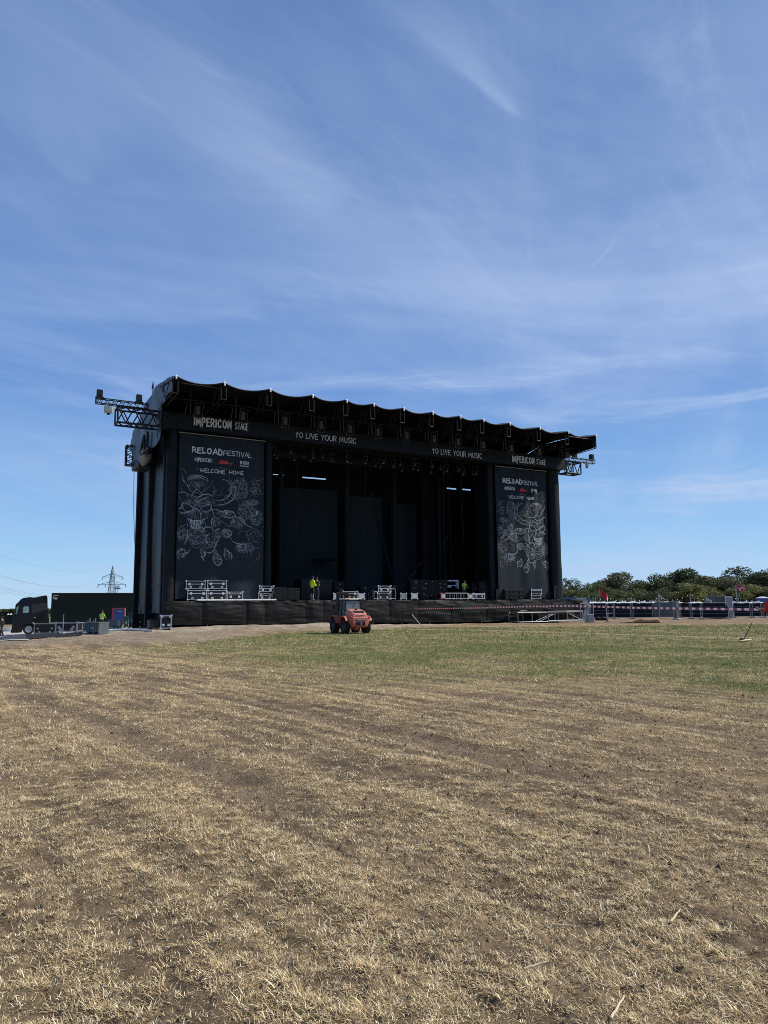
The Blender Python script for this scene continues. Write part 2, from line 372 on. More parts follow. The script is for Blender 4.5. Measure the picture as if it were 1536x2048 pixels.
def build_ground():
    ang = np.concatenate([np.linspace(-44, 44, 560), np.linspace(44, 316, 70)[1:-1]])
    ang = np.radians(90 - ang)
    rad = [0.35, .6, .9, 1.2, 1.5, 1.8]; r = 2.0
    while r < 62: rad.append(r); r *= 1.0052
    while r < 2600: rad.append(r); r *= 1.06
    rad = np.array(rad); na, nr = len(ang), len(rad)
    A, Rr = np.meshgrid(ang, rad); x = (np.cos(A) * Rr).ravel(); y = (np.sin(A) * Rr).ravel()
    z = terrain(x, y)
    v = np.vstack([np.stack([x, y, z], 1), [[0, 0, float(terrain(0., 0.))]]])
    i = np.arange(nr - 1)[:, None] * na; k = np.arange(na)[None, :]; k2 = (k + 1) % na
    q = np.stack([i + k, i + na + k, i + na + k2, i + k2], -1).reshape(-1, 4)
    t = np.stack([np.full(na, nr * na), np.arange(na), (np.arange(na) + 1) % na], 1)
    me = bpy.data.meshes.new('ground'); me.vertices.add(len(v)); me.vertices.foreach_set('co', v.ravel())
    me.loops.add(q.size + t.size); me.loops.foreach_set('vertex_index', np.concatenate([q.ravel(), t.ravel()]))
    me.polygons.add(len(q) + len(t))
    st = np.concatenate([np.arange(len(q)) * 4, len(q) * 4 + np.arange(len(t)) * 3])
    me.polygons.foreach_set('loop_start', st); me.polygons.foreach_set('use_smooth', np.ones(len(st), bool))
    me.update(calc_edges=True)
    c = np.ones((len(v), 4)); c[:, :3] = np.clip(ground_colour(v[:, 0], v[:, 1]), .01, 1)
    ca = me.color_attributes.new('soil', 'FLOAT_COLOR', 'POINT'); ca.data.foreach_set('color', c.ravel())
    m = bpy.data.materials.new('trampled_soil'); m.use_nodes = True; nt = m.node_tree; N = nt.nodes; K = nt.links
    b = N['Principled BSDF']; b.inputs['Roughness'].default_value = 0.95; b.inputs['Specular IOR Level'].default_value = 0.1
    a = N.new('ShaderNodeVertexColor'); a.layer_name = 'soil'
    tc = N.new('ShaderNodeTexCoord')
    n1 = N.new('ShaderNodeTexNoise'); n1.inputs['Scale'].default_value = 9; n1.inputs['Detail'].default_value = 9; n1.inputs['Roughness'].default_value = .7; K.new(tc.outputs['Object'], n1.inputs['Vector'])
    n2 = N.new('ShaderNodeTexNoise'); n2.inputs['Scale'].default_value = 1.6; n2.inputs['Detail'].default_value = 8; n2.inputs['Roughness'].default_value = .7; K.new(tc.outputs['Object'], n2.inputs['Vector'])
    r1 = N.new('ShaderNodeMapRange'); r1.inputs['From Min'].default_value = .3; r1.inputs['From Max'].default_value = .7; r1.inputs['To Min'].default_value = .62; r1.inputs['To Max'].default_value = 1.38; K.new(n1.outputs['Fac'], r1.inputs['Value'])
    r2 = N.new('ShaderNodeMapRange'); r2.inputs['From Min'].default_value = .3; r2.inputs['From Max'].default_value = .7; r2.inputs['To Min'].default_value = .75; r2.inputs['To Max'].default_value = 1.25; K.new(n2.outputs['Fac'], r2.inputs['Value'])
    mm = N.new('ShaderNodeMath'); mm.operation = 'MULTIPLY'; K.new(r1.outputs[0], mm.inputs[0]); K.new(r2.outputs[0], mm.inputs[1])
    vm = N.new('ShaderNodeVectorMath'); vm.operation = 'SCALE'; K.new(a.outputs[0], vm.inputs[0]); K.new(mm.outputs[0], vm.inputs['Scale'])
    K.new(vm.outputs[0], b.inputs['Base Color'])
    n3 = N.new('ShaderNodeTexNoise'); n3.inputs['Scale'].default_value = 26; n3.inputs['Detail'].default_value = 8; n3.inputs['Roughness'].default_value = .7; K.new(tc.outputs['Object'], n3.inputs['Vector'])
    bp = N.new('ShaderNodeBump'); bp.inputs['Strength'].default_value = .9; bp.inputs['Distance'].default_value = .03
    K.new(n3.outputs['Fac'], bp.inputs['Height']); K.new(bp.outputs[0], b.inputs['Normal'])
    me.materials.append(m); o = bpy.data.objects.new('ground', me); COL.objects.link(o)
    tag(o, 'wide trampled field of brown earth and dry straw reaching the stage', 'ground', kind='structure')
build_ground()

# ------------------------------------------------------------ grass: dry trampled straw near, greener turf further off
def tri_blades(px, py, pz, dx, dy, sx, sy, x2, z2, w, col, name, label):
    n = len(px); v = np.empty((n, 3, 3))
    for k, (ax, az, ww) in enumerate(((0, -.004, -w), (0, -.004, w), (x2, z2, 0))):
        v[:, k, 0] = px + dx * ax + sx * ww; v[:, k, 1] = py + dy * ax + sy * ww; v[:, k, 2] = pz + az
    me = bpy.data.meshes.new(name); me.vertices.add(n * 3); me.vertices.foreach_set('co', v.ravel())
    me.loops.add(n * 3); me.loops.foreach_set('vertex_index', np.arange(n * 3)); me.polygons.add(n); me.polygons.foreach_set('loop_start', np.arange(n) * 3); me.update(calc_edges=True)
    c = np.ones((n, 3, 4)); c[:, :, :3] = col[:, None, :]
    ca = me.color_attributes.new('straw', 'FLOAT_COLOR', 'POINT'); ca.data.foreach_set('color', c.ravel())
    me.materials.append(M_GRASS); o = bpy.data.objects.new(name, me); COL.objects.link(o)
    return tag(o, label, 'grass', kind='stuff')
def blades(px, py, pz, yaw, lean, length, width, col, name, label, simple=False):
    n = len(px); dx, dy = np.cos(yaw), np.sin(yaw); sx, sy = -dy, dx
    l2 = lean + rng.uniform(0.0, 0.3, n)
    x1 = np.sin(lean) * length * .5; z1 = np.cos(lean) * length * .5
    x2 = x1 + np.sin(np.minimum(l2, 1.75)) * length * .5; z2 = z1 + np.cos(np.minimum(l2, 1.75)) * length * .5
    z1 = np.maximum(z1, .006); z2 = np.maximum(z2, .004)
    w = width / 2
    if simple: return tri_blades(px, py, pz, dx, dy, sx, sy, x2, z2, w, col, name, label)
    v = np.empty((n, 5, 3))
    for k, (ax, az, ww) in enumerate(((0, -.006, -w), (0, -.006, w), (x1, z1, -w * .8), (x1, z1, w * .8), (x2, z2, 0))):
        v[:, k, 0] = px + dx * ax + sx * ww; v[:, k, 1] = py + dy * ax + sy * ww; v[:, k, 2] = pz + az
    base = np.arange(n)[:, None] * 5
    lp = np.concatenate([base + np.array([[0, 1, 3, 2]]), base + np.array([[2, 3, 4]])], 1).ravel()
    st = (np.arange(n)[:, None] * 7 + np.array([[0, 4]])).ravel()
    me = bpy.data.meshes.new(name); me.vertices.add(n * 5); me.vertices.foreach_set('co', v.ravel())
    me.loops.add(len(lp)); me.loops.foreach_set('vertex_index', lp); me.polygons.add(len(st)); me.polygons.foreach_set('loop_start', st)
    me.update(calc_edges=True)
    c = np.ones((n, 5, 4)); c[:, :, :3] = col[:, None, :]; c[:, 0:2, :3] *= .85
    ca = me.color_attributes.new('straw', 'FLOAT_COLOR', 'POINT'); ca.data.foreach_set('color', c.ravel())
    me.materials.append(M_GRASS); o = bpy.data.objects.new(name, me); COL.objects.link(o)
    return tag(o, label, 'grass', kind='stuff')
M_GRASS = attr_mat('dry_grass_blade', 'straw', rough=.75, spec=.25, trans=.22)
def scatter(r0, r1, dens, half, tuft, spread, len0, len1, wid, name, label, keep_lo=-.38, keep_hi=.16):
    mg = 1.9; half -= .06                            # a margin beyond the frame on both sides
    area = half * (r1 * r1 - r0 * r0) + 2 * mg * (r1 - r0); wmax = half * r1 + mg; n = int(2 * wmax * (r1 - r0) * dens / tuft)
    ty = rng.uniform(r0, r1, n); tx = rng.uniform(-wmax, wmax, n); ok = np.abs(tx) < half * ty + mg; tx, ty = tx[ok], ty[ok]; n = len(tx)
    al = -0.6 * tx + 0.8 * ty; q = 0.8 * tx + 0.6 * ty
    pat = .10 * fbm(tx * 1.1, ty * 1.1, 4, 91) + .28 * fbm(al * .38, q * 3.0, 3, 73) + .55 * fbm(al * .95, q * 6.4, 3, 95) + .55 * fbm(tx * 6, ty * 6, 3, 75) + .6 * fbm(tx * 15, ty * 15, 2, 97)
    keep = sst(keep_lo, keep_hi, pat) * (1 - .93 * np.clip(rutmask(tx, ty), 0, 1)); keep = np.maximum(keep, .17)
    keep = np.maximum(keep, .9 * greenmask(tx, ty)); keep *= (1 - .96 * baremask(tx, ty)) * (1 - .9 * pathmask(tx, ty))
    ok = rng.random(n) < keep; tx, ty, pat = tx[ok], ty[ok], pat[ok]; n = len(tx)
    tl = rng.uniform(len0, len1, n) * (0.75 + .6 * np.clip(pat + .3, 0, 1)); tyaw = rng.normal(2.6, 1.2, n); tsp = rng.uniform(.4, 1.3, n) * spread
    shade = np.clip(rng.normal(1.04, .22, n) + .25 * pat, .45, 1.6)
    T = np.repeat(np.arange(n), tuft); m = len(T)
    a = rng.uniform(0, 2 * np.pi, m); rr = tsp[T] * np.sqrt(rng.random(m))
    x = tx[T] + np.cos(a) * rr; y = ty[T] + np.sin(a) * rr
    yaw = np.where(rng.random(m) < .55, a + rng.normal(0, .5, m), tyaw[T] + rng.normal(0, .6, m))
    lean = np.clip(rng.normal(1.27, .25, m), .1, 1.52); L = tl[T] * rng.uniform(.5, 1.25, m)
    g = greenmask(tx, ty)[T]; isg = rng.random(m) < np.clip(g * 1.15, 0, .82)
    lean = np.where(isg, np.clip(rng.normal(.75, .35, m), .05, 1.4), lean)
    s1 = np.array([0.63, 0.487, 0.268]); s2 = np.array([0.23, 0.152, 0.078]); s3 = np.array([0.88, 0.78, 0.54])
    t = rng.random(m); col = s1[None] * (1 - t[:, None] ** 1.6) + s2[None] * t[:, None] ** 1.6
    hi = rng.random(m) < .18; col[hi] = s3
    gc = np.stack([rng.uniform(.12, .21, m), rng.uniform(.158, .235, m), rng.uniform(.045, .078, m)], 1)
    stray = (rng.random(m) < .03) & ~isg
    col = np.where((isg | stray)[:, None], gc, col) * shade[T][:, None]
    z = terrain(x, y)
    return blades(x, y, z, yaw, lean, L, wid * rng.uniform(.6, 1.3, m), col, name, label, r0 > 6)
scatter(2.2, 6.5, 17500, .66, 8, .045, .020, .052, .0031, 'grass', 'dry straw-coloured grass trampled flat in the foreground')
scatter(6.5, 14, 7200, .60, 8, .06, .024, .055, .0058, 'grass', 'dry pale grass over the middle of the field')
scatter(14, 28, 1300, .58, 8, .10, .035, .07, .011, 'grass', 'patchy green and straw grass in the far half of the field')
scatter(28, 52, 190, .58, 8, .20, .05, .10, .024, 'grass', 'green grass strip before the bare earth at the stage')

def crumbs():
    n = 42000; r_ = np.sqrt(rng.uniform(2.2 ** 2, 13 ** 2, n)); u = rng.uniform(-.6, .6, n); x = u * r_ + rng.uniform(-1, 1, n); y = r_
    ok = rng.random(n) < np.clip(.25 + .75 * rutmask(x, y) + .5 * sst(0, -.4, fbm(x * 6, y * 6, 3, 75)), 0, 1); x, y = x[ok], y[ok]; n = len(x)
    s_ = rng.gamma(2.2, .0032, n) + .003; base = np.array([[1, 0, -.2], [-.5, .87, -.2], [-.5, -.87, -.2], [0, 0, .9], [.2, .5, .6]])
    v = base[None] * (s_[:, None, None]) * rng.uniform(.6, 1.3, (n, 5, 3)); a = rng.uniform(0, 6.28, n); c, s2 = np.cos(a)[:, None], np.sin(a)[:, None]
    vx = v[:, :, 0] * c - v[:, :, 1] * s2 + x[:, None]; vy = v[:, :, 0] * s2 + v[:, :, 1] * c + y[:, None]; vz = v[:, :, 2] + terrain(x, y)[:, None]
    f = np.array([[0, 1, 4], [1, 2, 4], [2, 3, 4], [3, 0, 4], [2, 0, 3]]); lp = (np.arange(n)[:, None, None] * 5 + f[None]).ravel()
    me = bpy.data.meshes.new('soil_crumbs'); me.vertices.add(n * 5); me.vertices.foreach_set('co', np.stack([vx, vy, vz], -1).ravel()); me.loops.add(len(lp)); me.loops.foreach_set('vertex_index', lp)
    me.polygons.add(n * 5); me.polygons.foreach_set('loop_start', np.arange(n * 5) * 3); me.update(calc_edges=True)
    me.materials.append(mat('dry_soil_crumb', (.150, .108, .070), .95, var=.3, scale=20, spec=.1)); o = bpy.data.objects.new('soil_crumbs', me); COL.objects.link(o)
    tag(o, 'small dry soil crumbs scattered over the foreground field', 'soil', kind='stuff')
crumbs()
# ------------------------------------------------------------ the stage
DECK = 1.79
stage = thing('festival_stage', 'huge black covered festival stage with scalloped roof edge standing on the field', 'stage', S(0, 0, 0), PHI)
def nz(x, y, s=1): return float(fbm(np.array([x]), np.array([y]), 3, s)[0])
# deck and its black cloth skirt
MB().box(-16.9, 17.9, -0.95, -.02, 1.58, DECK).box(-16.25, 16.1, -.02, 7.6, 1.58, DECK).build('deck', M_CASE, stage)
_sr = random.Random(21); SEAM = [-17.0]
while SEAM[-1] < 18.3: SEAM.append(SEAM[-1] + _sr.choice((2.0, 2.45, 2.45, 2.9, 3.4, 1.3)))
SAMP = [_sr.uniform(.1, 1) for _ in range(24)]
def skirt(u, v):
    X = -17.0 + 35.2 * u; Z = DECK + .03 - v * (DECK + .03 - .30 + .22 * min(1, u * 1.5))
    
    i_ = max(j for j in range(len(SEAM) - 1) if SEAM[j] <= X + 1e-6 or j == 0); fr = min(1, max(0, (X - SEAM[i_]) / (SEAM[i_ + 1] - SEAM[i_]))); seam = math.exp(-((min(fr, 1 - fr)) * (SEAM[i_ + 1] - SEAM[i_]) / .06) ** 2) * SAMP[i_]
    wr = .055 * nz(X * .55, Z * 3.2 + X * .25, 101) + .035 * nz(X * 1.9, Z * 1.0, 103) + .02 * nz(X * 1.2 + Z, Z * 9, 105)
    wr += .05 * max(0, 1 - v * 2.2) * nz(X * 2.4 + Z * 3, Z * 5 - X, 107) + .045 * math.sin((Z * 7 + X * 2.2) + 3 * nz(X * .5, Z, 109)) * max(0, v - .55) * SAMP[(i_ + 3) % 16]
    belly = -(.03 + .10 * SAMP[(i_ + 5) % 16]) * math.sin(math.pi * fr) * math.sin(math.pi * min(1, v * 1.02))
    return (X, -1.02 + belly + wr * (1 - .4 * seam) + .06 * seam, Z + (.035 * math.sin(math.pi * fr) if v > .99 else 0) - (.02 * math.sin(math.pi * fr) if v < .01 else 0))
sk = MB().grid(skirt, 420, 26).build('skirt', M_SKIRT, stage)
for k in range(15):
    X = -16.6 + 2.42 * k
    MB().tube((X, -.80, -.35), (X, -.80, 1.57), .035, 8).build('support_leg', M_GALV, stage)
strip = MB().box(-14.95, -9.6, -1.06, -.5, DECK + .045, DECK + .13)
for k in range(9): strip.box(-14.9 + k * .62, -14.86 + k * .62, -1.075, -1.063, DECK + .05, DECK + .125)
strip.build('deck_edge_profile', M_WHITE, stage)
# towers: covered posts, front cloth behind each banner, inner curtains
def column(x, y, r, z0, z1, name='column', m=M_FAB):
    def f(u, v):
        a = 2 * math.pi * u; z = z0 + (z1 - z0) * v; rr = r * (1 + .10 * nz(z * .5, math.cos(a) * .8 + x, 111) + .03 * math.sin(a * 3 + z))
        return (x + math.cos(a) * rr, y + math.sin(a) * rr * .9, z)
    return MB().grid(f, 20, 24).build(name, m, stage)
column(-9.90, .0, .30, DECK, 13.0); column(9.42, .0, .30, DECK, 13.0)
column(-16.62, -.25, .36, .05, 13.0); column(15.95, -.3, .55, .05, 12.95)
def cloth_panel(x0, x1, y, z0, z1, seed, amp=.05, n=60, m=None, name='backdrop_panel', freq=2.2, parent=None):
    def f(u, v):
        X = x0 + (x1 - x0) * u; Z = z0 + (z1 - z0) * v
        return (X, y + amp * (nz(X * freq, Z * .12, seed) + .5 * nz(X * freq * 2.6, Z * .2, seed + 3)), Z)
    return MB().grid(f, n, 20).build(name, m or M_FAB, parent if parent else stage)
cloth_panel(-16.5, -9.9, .15, DECK, 13.4, 121, name='tower_front'); cloth_panel(9.5, 16.2, .15, DECK, 13.4, 131, name='tower_front')
def cross_panel(x, y0, y1, z0, z1, seed, amp, m, name, n=60, freq=1.4):
    def f(u, v):
        Y = y0 + (y1 - y0) * u; Z = z0 + (z1 - z0) * v
        return (x + amp * (nz(Y * freq, Z * .10, seed) + (.10 + .55 * max(0, 1 - (Z - z0) / 3.5)) * nz(Y * 2 + Z * 1.2, Z * 1.6, seed + 2)), Y, Z)
    return MB().grid(f, n, 60).build(name, m, stage)
# left side wall: two glossy sheets and the posts between them; right side wall
cross_panel(-16.62, 5.3, 8.9, .95, 13.2, 141, .13, M_PVC, 'side_sheet', freq=.55); cross_panel(-16.62, .9, 4.7, 1.05, 13.2, 145, .13, M_PVC, 'side_sheet', freq=.55)
for y in (9.15, 5.0, .55): MB().cbox(-16.95, -16.45, y - .17, y + .17, -.5, 13.3, .05).build('side_post', M_FAB, stage)
MB().box(-16.4, -16.3, .2, 9.1, -.4, 13.3).build('side_lining', M_CURT, stage)
cross_panel(16.35, .3, 9.0, -.3, 13.2, 147, .12, M_PVC, 'side_sheet')
MB().box(16.22, 16.27, -.1, 9.0, -.3, 14.3).build('side_lining', M_CURT, stage)
cross_panel(-9.95, .3, 7.6, DECK, 14.0, 151, .12, M_CURT, 'inner_curtain'); cross_panel(9.55, .3, 2.0, DECK, 14.0, 153, .12, M_CURT, 'inner_curtain')
# rear wall with slots where daylight comes through
YB = 7.7
def slot(px0, px1, py, h):
    a = on_y(px0, py, YB); b = on_y(px1, py, YB); return (a.x, b.x, a.z - h / 2, a.z + h / 2)
slots = [slot(546, 568, 948.5, .07), slot(605, 652, 954.5, .12), slot(889, 913, 976, .13), slot(925, 942, 978.5, .13)]
_lo = min(q[2] for q in slots) - .05; _hi = max(q[3] for q in slots) + .05
wall = MB(); zs = [DECK - 2.1, _lo, _hi, 13.95]
wall.box(-16.3, 16.1, YB, YB + .06, zs[0], zs[1]); wall.box(-16.3, 16.1, YB, YB + .06, zs[2], zs[3])
xs = -16.3
for a, b, z0, z1 in slots:
    wall.box(xs, a, YB, YB + .06, zs[1], zs[2]); xs = b
    wall.box(a, b, YB, YB + .06, z1, zs[2])
    wall.box(a, b, YB, YB + .06, zs[1], z0)
wall.box(xs, 16.1, YB, YB + .06, zs[1], zs[2])
wall.build('rear_wall', M_CURT, stage)
M_BACK = mat('dark_teal_backdrop', (0.017, 0.026, 0.031), 0.9, var=.1, scale=.6, spec=.1)
for i, (a, b, y) in enumerate(((-9.3, -7.1, 6.6), (-6.6, -1.3, 6.7), (-.6, 3.0, 6.8), (4.1, 6.6, 7.1))):
    cloth_panel(a, b, y, DECK, 11.2 - .3 * i, 161 + i * 5, amp=.05, m=M_BACK, freq=.8)
for i, x in enumerate((-6.75, -.95, 3.55, 8.1)): column(x, 5.6, .2, DECK, 12.6)
for i, x in enumerate((6.0, 7.0, 8.6)):
    cloth_panel(x, x + .75, 5.2 + .5 * i, DECK, 12.9, 191 + i * 5, amp=.12, name='hanging_drape', m=M_CURT, freq=3)
MB().tube((2.0, 6.9, 11.0), (4.2, 6.4, 2.0), .12, 8).build('raking_brace', M_BACK, stage)
MB().lathe([(.0, 0), (.9, .02), (.95, .1), (0, .12)], (-3.0, 5.6, 5.0), n=20).build('hanging_hoop', M_CURT, stage)
for i, (x, y) in enumerate(((-7.1, 1.5), (-1.2, 2), (5.6, 1.2), (6.9, 2.2), (7.7, 1.5), (8.3, 2.6), (8.9, 1.4))):
    p = [Vector((x + .04 * math.sin(k * .5 + i), y, 12.9 - 10.6 * k / 14)) for k in range(15)]
    MB().path(p, .022, 5).build('hanging_cable', M_STEEL, stage)
# fascia truss and its printed cloth
FX0, FX1, FZ0, FZ1 = -17.72, 16.8, 12.88, 13.92
def fascia(u, v):
    X = FX0 + (FX1 - FX0) * u; Z = FZ0 + (FZ1 - FZ0) * v
    near_l = math.exp(-((X + 16.6) / 1.2) ** 2)
    return (X, -1.14 + .035 * nz(X * .8, Z * .8, 201) + .10 * near_l * nz(X * 1.2 + Z * 2.5, Z * 3 - X, 203), Z + .02 * nz(X, 3, 205))
fas = MB().grid(fascia, 260, 14).build('fascia_banner', M_FAB, stage)
fb = MB().box(FX0 + .05, FX1 - .05, -1.02, -.2, 12.93, 13.85); fb.build('fascia_truss_cover', M_FAB, stage)
MB().tube((-16.25, -.55, 12.78), (-10.3, -.55, 12.78), .035, 6).build('banner_rail', M_ALUD, stage)
MB().tube((9.55, -.55, 12.74), (15.1, -.55, 12.74), .035, 6).build('banner_rail', M_ALUD, stage)
# roof
_c = [0, 2.89, 5.79, 8.66, 11.08, 13.10, 15.43, 17.79, 20.13, 22.17, 24.62, 27.52, 30.41, 33.35]
RX = [-17.61 + 1.0234 * c for c in _c]
PROF = [(-5.0, 15.13), (-4.0, 15.33), (-2.5, 15.52), (-.5, 15.66), (1.5, 15.62), (3.5, 15.20), (5.5, 14.65), (7.5, 14.10), (7.9, 13.05)]
def prof(t):
    k = min(int(t * (len(PROF) - 1)), len(PROF) - 2); f = t * (len(PROF) - 1) - k
    return PROF[k][0] * (1 - f) + PROF[k + 1][0] * f, PROF[k][1] * (1 - f) + PROF[k + 1][1] * f
roof = MB(); NU, NV = 12, 24
for off in (0, -.05):
    for b in range(13):
        def f(u, v, b=b, off=off):
            X = RX[b] + (RX[b + 1] - RX[b]) * u; y, z = prof(v)
            s = 4 * u * (1 - u); w = RX[b + 1] - RX[b]
            return (X, y + .10 * w * s * (1 - v) ** 3, z + off - (.072 * w * s) * (1 - .5 * v))
        roof.grid(f, NU, NV)
roof.build('roof_canopy', M_ROOF, stage)
hem = MB()
for b in range(13):                              # a rolled hem gives the front edge its thickness
    w = RX[b + 1] - RX[b]; pts = []
    for k in range(13):
        u = k / 12; s = 4 * u * (1 - u); pts.append((RX[b] + w * u, -5.0 + .10 * w * s, 15.10 - .072 * w * s))
    hem.path(pts, .055, 6)
hem.build('roof_hem', M_ROOF, stage)
def truss(mb, a, b, h, d, n, r=.04, rd=.022, side=Vector((0, 1, 0)), upv=Vector((0, 0, 1))):
    a, b = Vector(a), Vector(b); cs = [(-d / 2, -h / 2), (d / 2, -h / 2), (d / 2, h / 2), (-d / 2, h / 2)]
    P = lambda t, c: a + (b - a) * t + side * c[0] + upv * c[1]
    for c in cs: mb.tube(P(0, c), P(1, c), r, 6)
    for k in range(n + 1):
        t = k / n
        if k in (0, n):
            for i in range(4): mb.tube(P(t, cs[i]), P(t, cs[(i + 1) % 4]), r * .9, 6)
        if k < n:
            t2 = (k + 1) / n; tm = (t + t2) / 2
            for i in range(4):
                j = (i + 1) % 4
                mb.tube(P(t, cs[i]), P(tm, cs[j]), rd, 5); mb.tube(P(tm, cs[j]), P(t2, cs[i]), rd, 5)
    return mb
for i, x in enumerate(RX):
    m_ = MB(); lo = 1.15
    sh = Vector((.0, 0, 0))
    for dx in (-.16, .16):
        m_.tube((x + dx, -4.85, 14.95), (x + dx, -4.85, 14.1), .04, 6)
        m_.tube((x + dx, -4.85, 14.1), (x + dx, -1.3, 13.95), .035, 6)
        m_.tube((x + dx, -4.85, 14.95), (x + dx, -1.3, 15.35), .045, 6)
        m_.tube((x + dx, -3.1, 14.05), (x + dx, -3.9, 15.1), .025, 5); m_.tube((x + dx, -3.1, 14.05), (x + dx, -2.2, 15.25), .025, 5)
    m_.tube((x - .16, -4.85, 14.1), (x + .16, -4.85, 14.1), .035, 6)
    rb = m_.build('roof_rib', M_STEEL, stage)
    cap = MB(); cap.cbox(x - .075, x + .075, -5.10, -4.95, 15.07, 15.18, .035); cap.cbox(x - .045, x + .045, -5.13, -5.06, 14.90, 15.10, .02)
    cap.build('end_cap', M_WHITE, rb)
pur = MB()
for b in range(13):
    if b in (0, 12): pur.tube((RX[b] + .2, -4.8, 14.78), (RX[b + 1] - .2, -4.8, 14.78), .03, 6)
pur.tube((RX[0], -2.9, 14.35), (RX[-1], -2.9, 14.35), .03, 6)
pur.build('roof_purlin', M_STEEL, stage)
for i, x in enumerate([a + .62 * (b - a) for a, b in zip(RX, RX[1:])]):
    h = MB(); y = -2.6; zb = 13.35; w = .26
    h.tube((x - .30, y, 13.6), (x - .30, y + .1, 15.2), .05, 6)
    for dx in (-.62, -.1, .42):
        h.tube((x + dx, y, zb + (.18 if dx < -.3 else 0)), (x + dx + .10, y, zb + .95), .028, 6)
    h.tube((x - .1, y, zb), (x + .42, y, zb), .028, 6); h.tube((x, y, zb + .95), (x + .52, y, zb + .95), .028, 6)
    h.tube((x - .62, y, zb + .9), (x - .52, y + .5, zb + 1.1), .028, 6)
    h.cbox(x + .02, x + .30, y - .12, y + .12, zb + .2, zb + .75, .03)
    h.build('roof_hanger', M_RUST, stage)
# cloth over the two gable ends
GP = [(-5.0, 15.13)] + [(y, z) for y, z in PROF[1:]] + [(6.2, 11.95), (3.26, 11.5), (-.78, 11.8), (-1.75, 11.9), (-1.5, 12.9), (-1.05, 14.02), (-2.8, 14.10), (-3.9, 14.35), (-4.9, 14.2)]
M_GAB = mat('weathered_black_tarpaulin', (0.020, 0.024, 0.028), 0.42, var=.4, scale=1.2, bump=.5, bscale=2.2)
def gable(x, s, name):
    bm = bmesh.new(); vs = [bm.verts.new((x, y, z)) for y, z in GP]; fc = bm.faces.new(vs)
    bmesh.ops.triangulate(bm, faces=[fc]); bmesh.ops.subdivide_edges(bm, edges=bm.edges[:], cuts=5, use_grid_fill=True)
    for v in bm.verts: v.co.x += s * (.16 * nz(v.co.y * .55, v.co.z * .8, 211) + .06 * nz(v.co.y * 1.6 + v.co.z * 2, v.co.z * 2.2, 213))
    g = MB(); bm.verts.index_update(); g.add([v.co[:] for v in bm.verts], [[v.index for v in f.verts] for f in bm.faces], True); bm.free()
    return g.build(name, M_GAB if s < 0 else M_ROOF, stage)
gable(-17.75, -1, 'gable_cover')
MB().prism([(-5.0, 15.1), (-2.5, 15.5), (1.5, 15.6), (5.5, 14.6), (7.9, 13.1), (4, 12.4), (-.6, 13.0), (-1.2, 13.95), (-4.9, 14.15)], 'X', 16.55, 16.6).build('gable_cover', M_ROOF, stage)
# rear roof end: winch frame, beam box and rolled pale tarpaulin at the left
wf = MB(); truss(wf, (-17.9, 7.3, 11.75), (-17.9, 7.3, 13.2), .5, .5, 3, .05, .03, side=Vector((0, 1, 0)), upv=Vector((1, 0, 0)))
wf.build('winch_frame', M_STEEL, stage)
MB().cbox(-17.75, -16.7, 4.6, 7.2, 11.3, 12.2, .05).build('beam_box', M_CASE, stage)
M_PALET = mat('pale_folded_tarpaulin', (0.20, 0.20, 0.17), .6, var=.3, scale=3, bump=.5, bscale=6)
def roll(u, v):
    a = 2 * math.pi * u; r = .72 * math.sin(math.pi * (.08 + .84 * v)) ** .6 * (1 + .12 * nz(math.cos(a) * 2, v * 5 + math.sin(a), 221))
    return (-17.55 + .55 * math.cos(a) * r, 2.4 + 2.0 * v, 12.0 + r * math.sin(a) - .25 * v)
MB().grid(roll, 24, 18).build('tarpaulin_bundle', M_PALET, stage)
hk = MB()
for p, q in (((-17.9, 1.2, 13.0), (-17.9, 1.2, 11.7)), ((-17.9, 2.3, 13.0), (-17.9, 2.0, 11.7)), ((-17.9, .6, 11.8), (-17.9, 3.2, 11.8)), ((-17.9, 2.4, 12.9), (-17.9, 3.4, 11.9))): hk.tube(p, q, .09, 6)
hk.build('knee_frame', M_STEEL, stage)
# two slack ropes at the left rear corner, lightning rod on the roof
for i, (px_, py_) in enumerate(((269, 905), (279, 925))):
    a = on_y(px_, py_, 7.4); b = Vector((a.x - (.1 if i else -.9), a.y, .3))
    pts = [a.lerp(b, k / 16) + Vector((-(.25 if i == 0 else .03) * math.sin(math.pi * k / 16), 0, 0)) for k in range(17)]
    MB().path(pts, .022, 5).build('hanging_rope', M_STEEL, stage)
rod = MB(); q = on_y(305, 790, 1.5); rod.tube(q - Vector((0, 0, .6)), q + Vector((0, 0, 1.0)), .02, 6); rod.tube(q + Vector((0, 0, .45)), q + Vector((.03, 0, .85)), .085, 8, .04)
rod.build('lightning_rod', M_STEEL, stage)

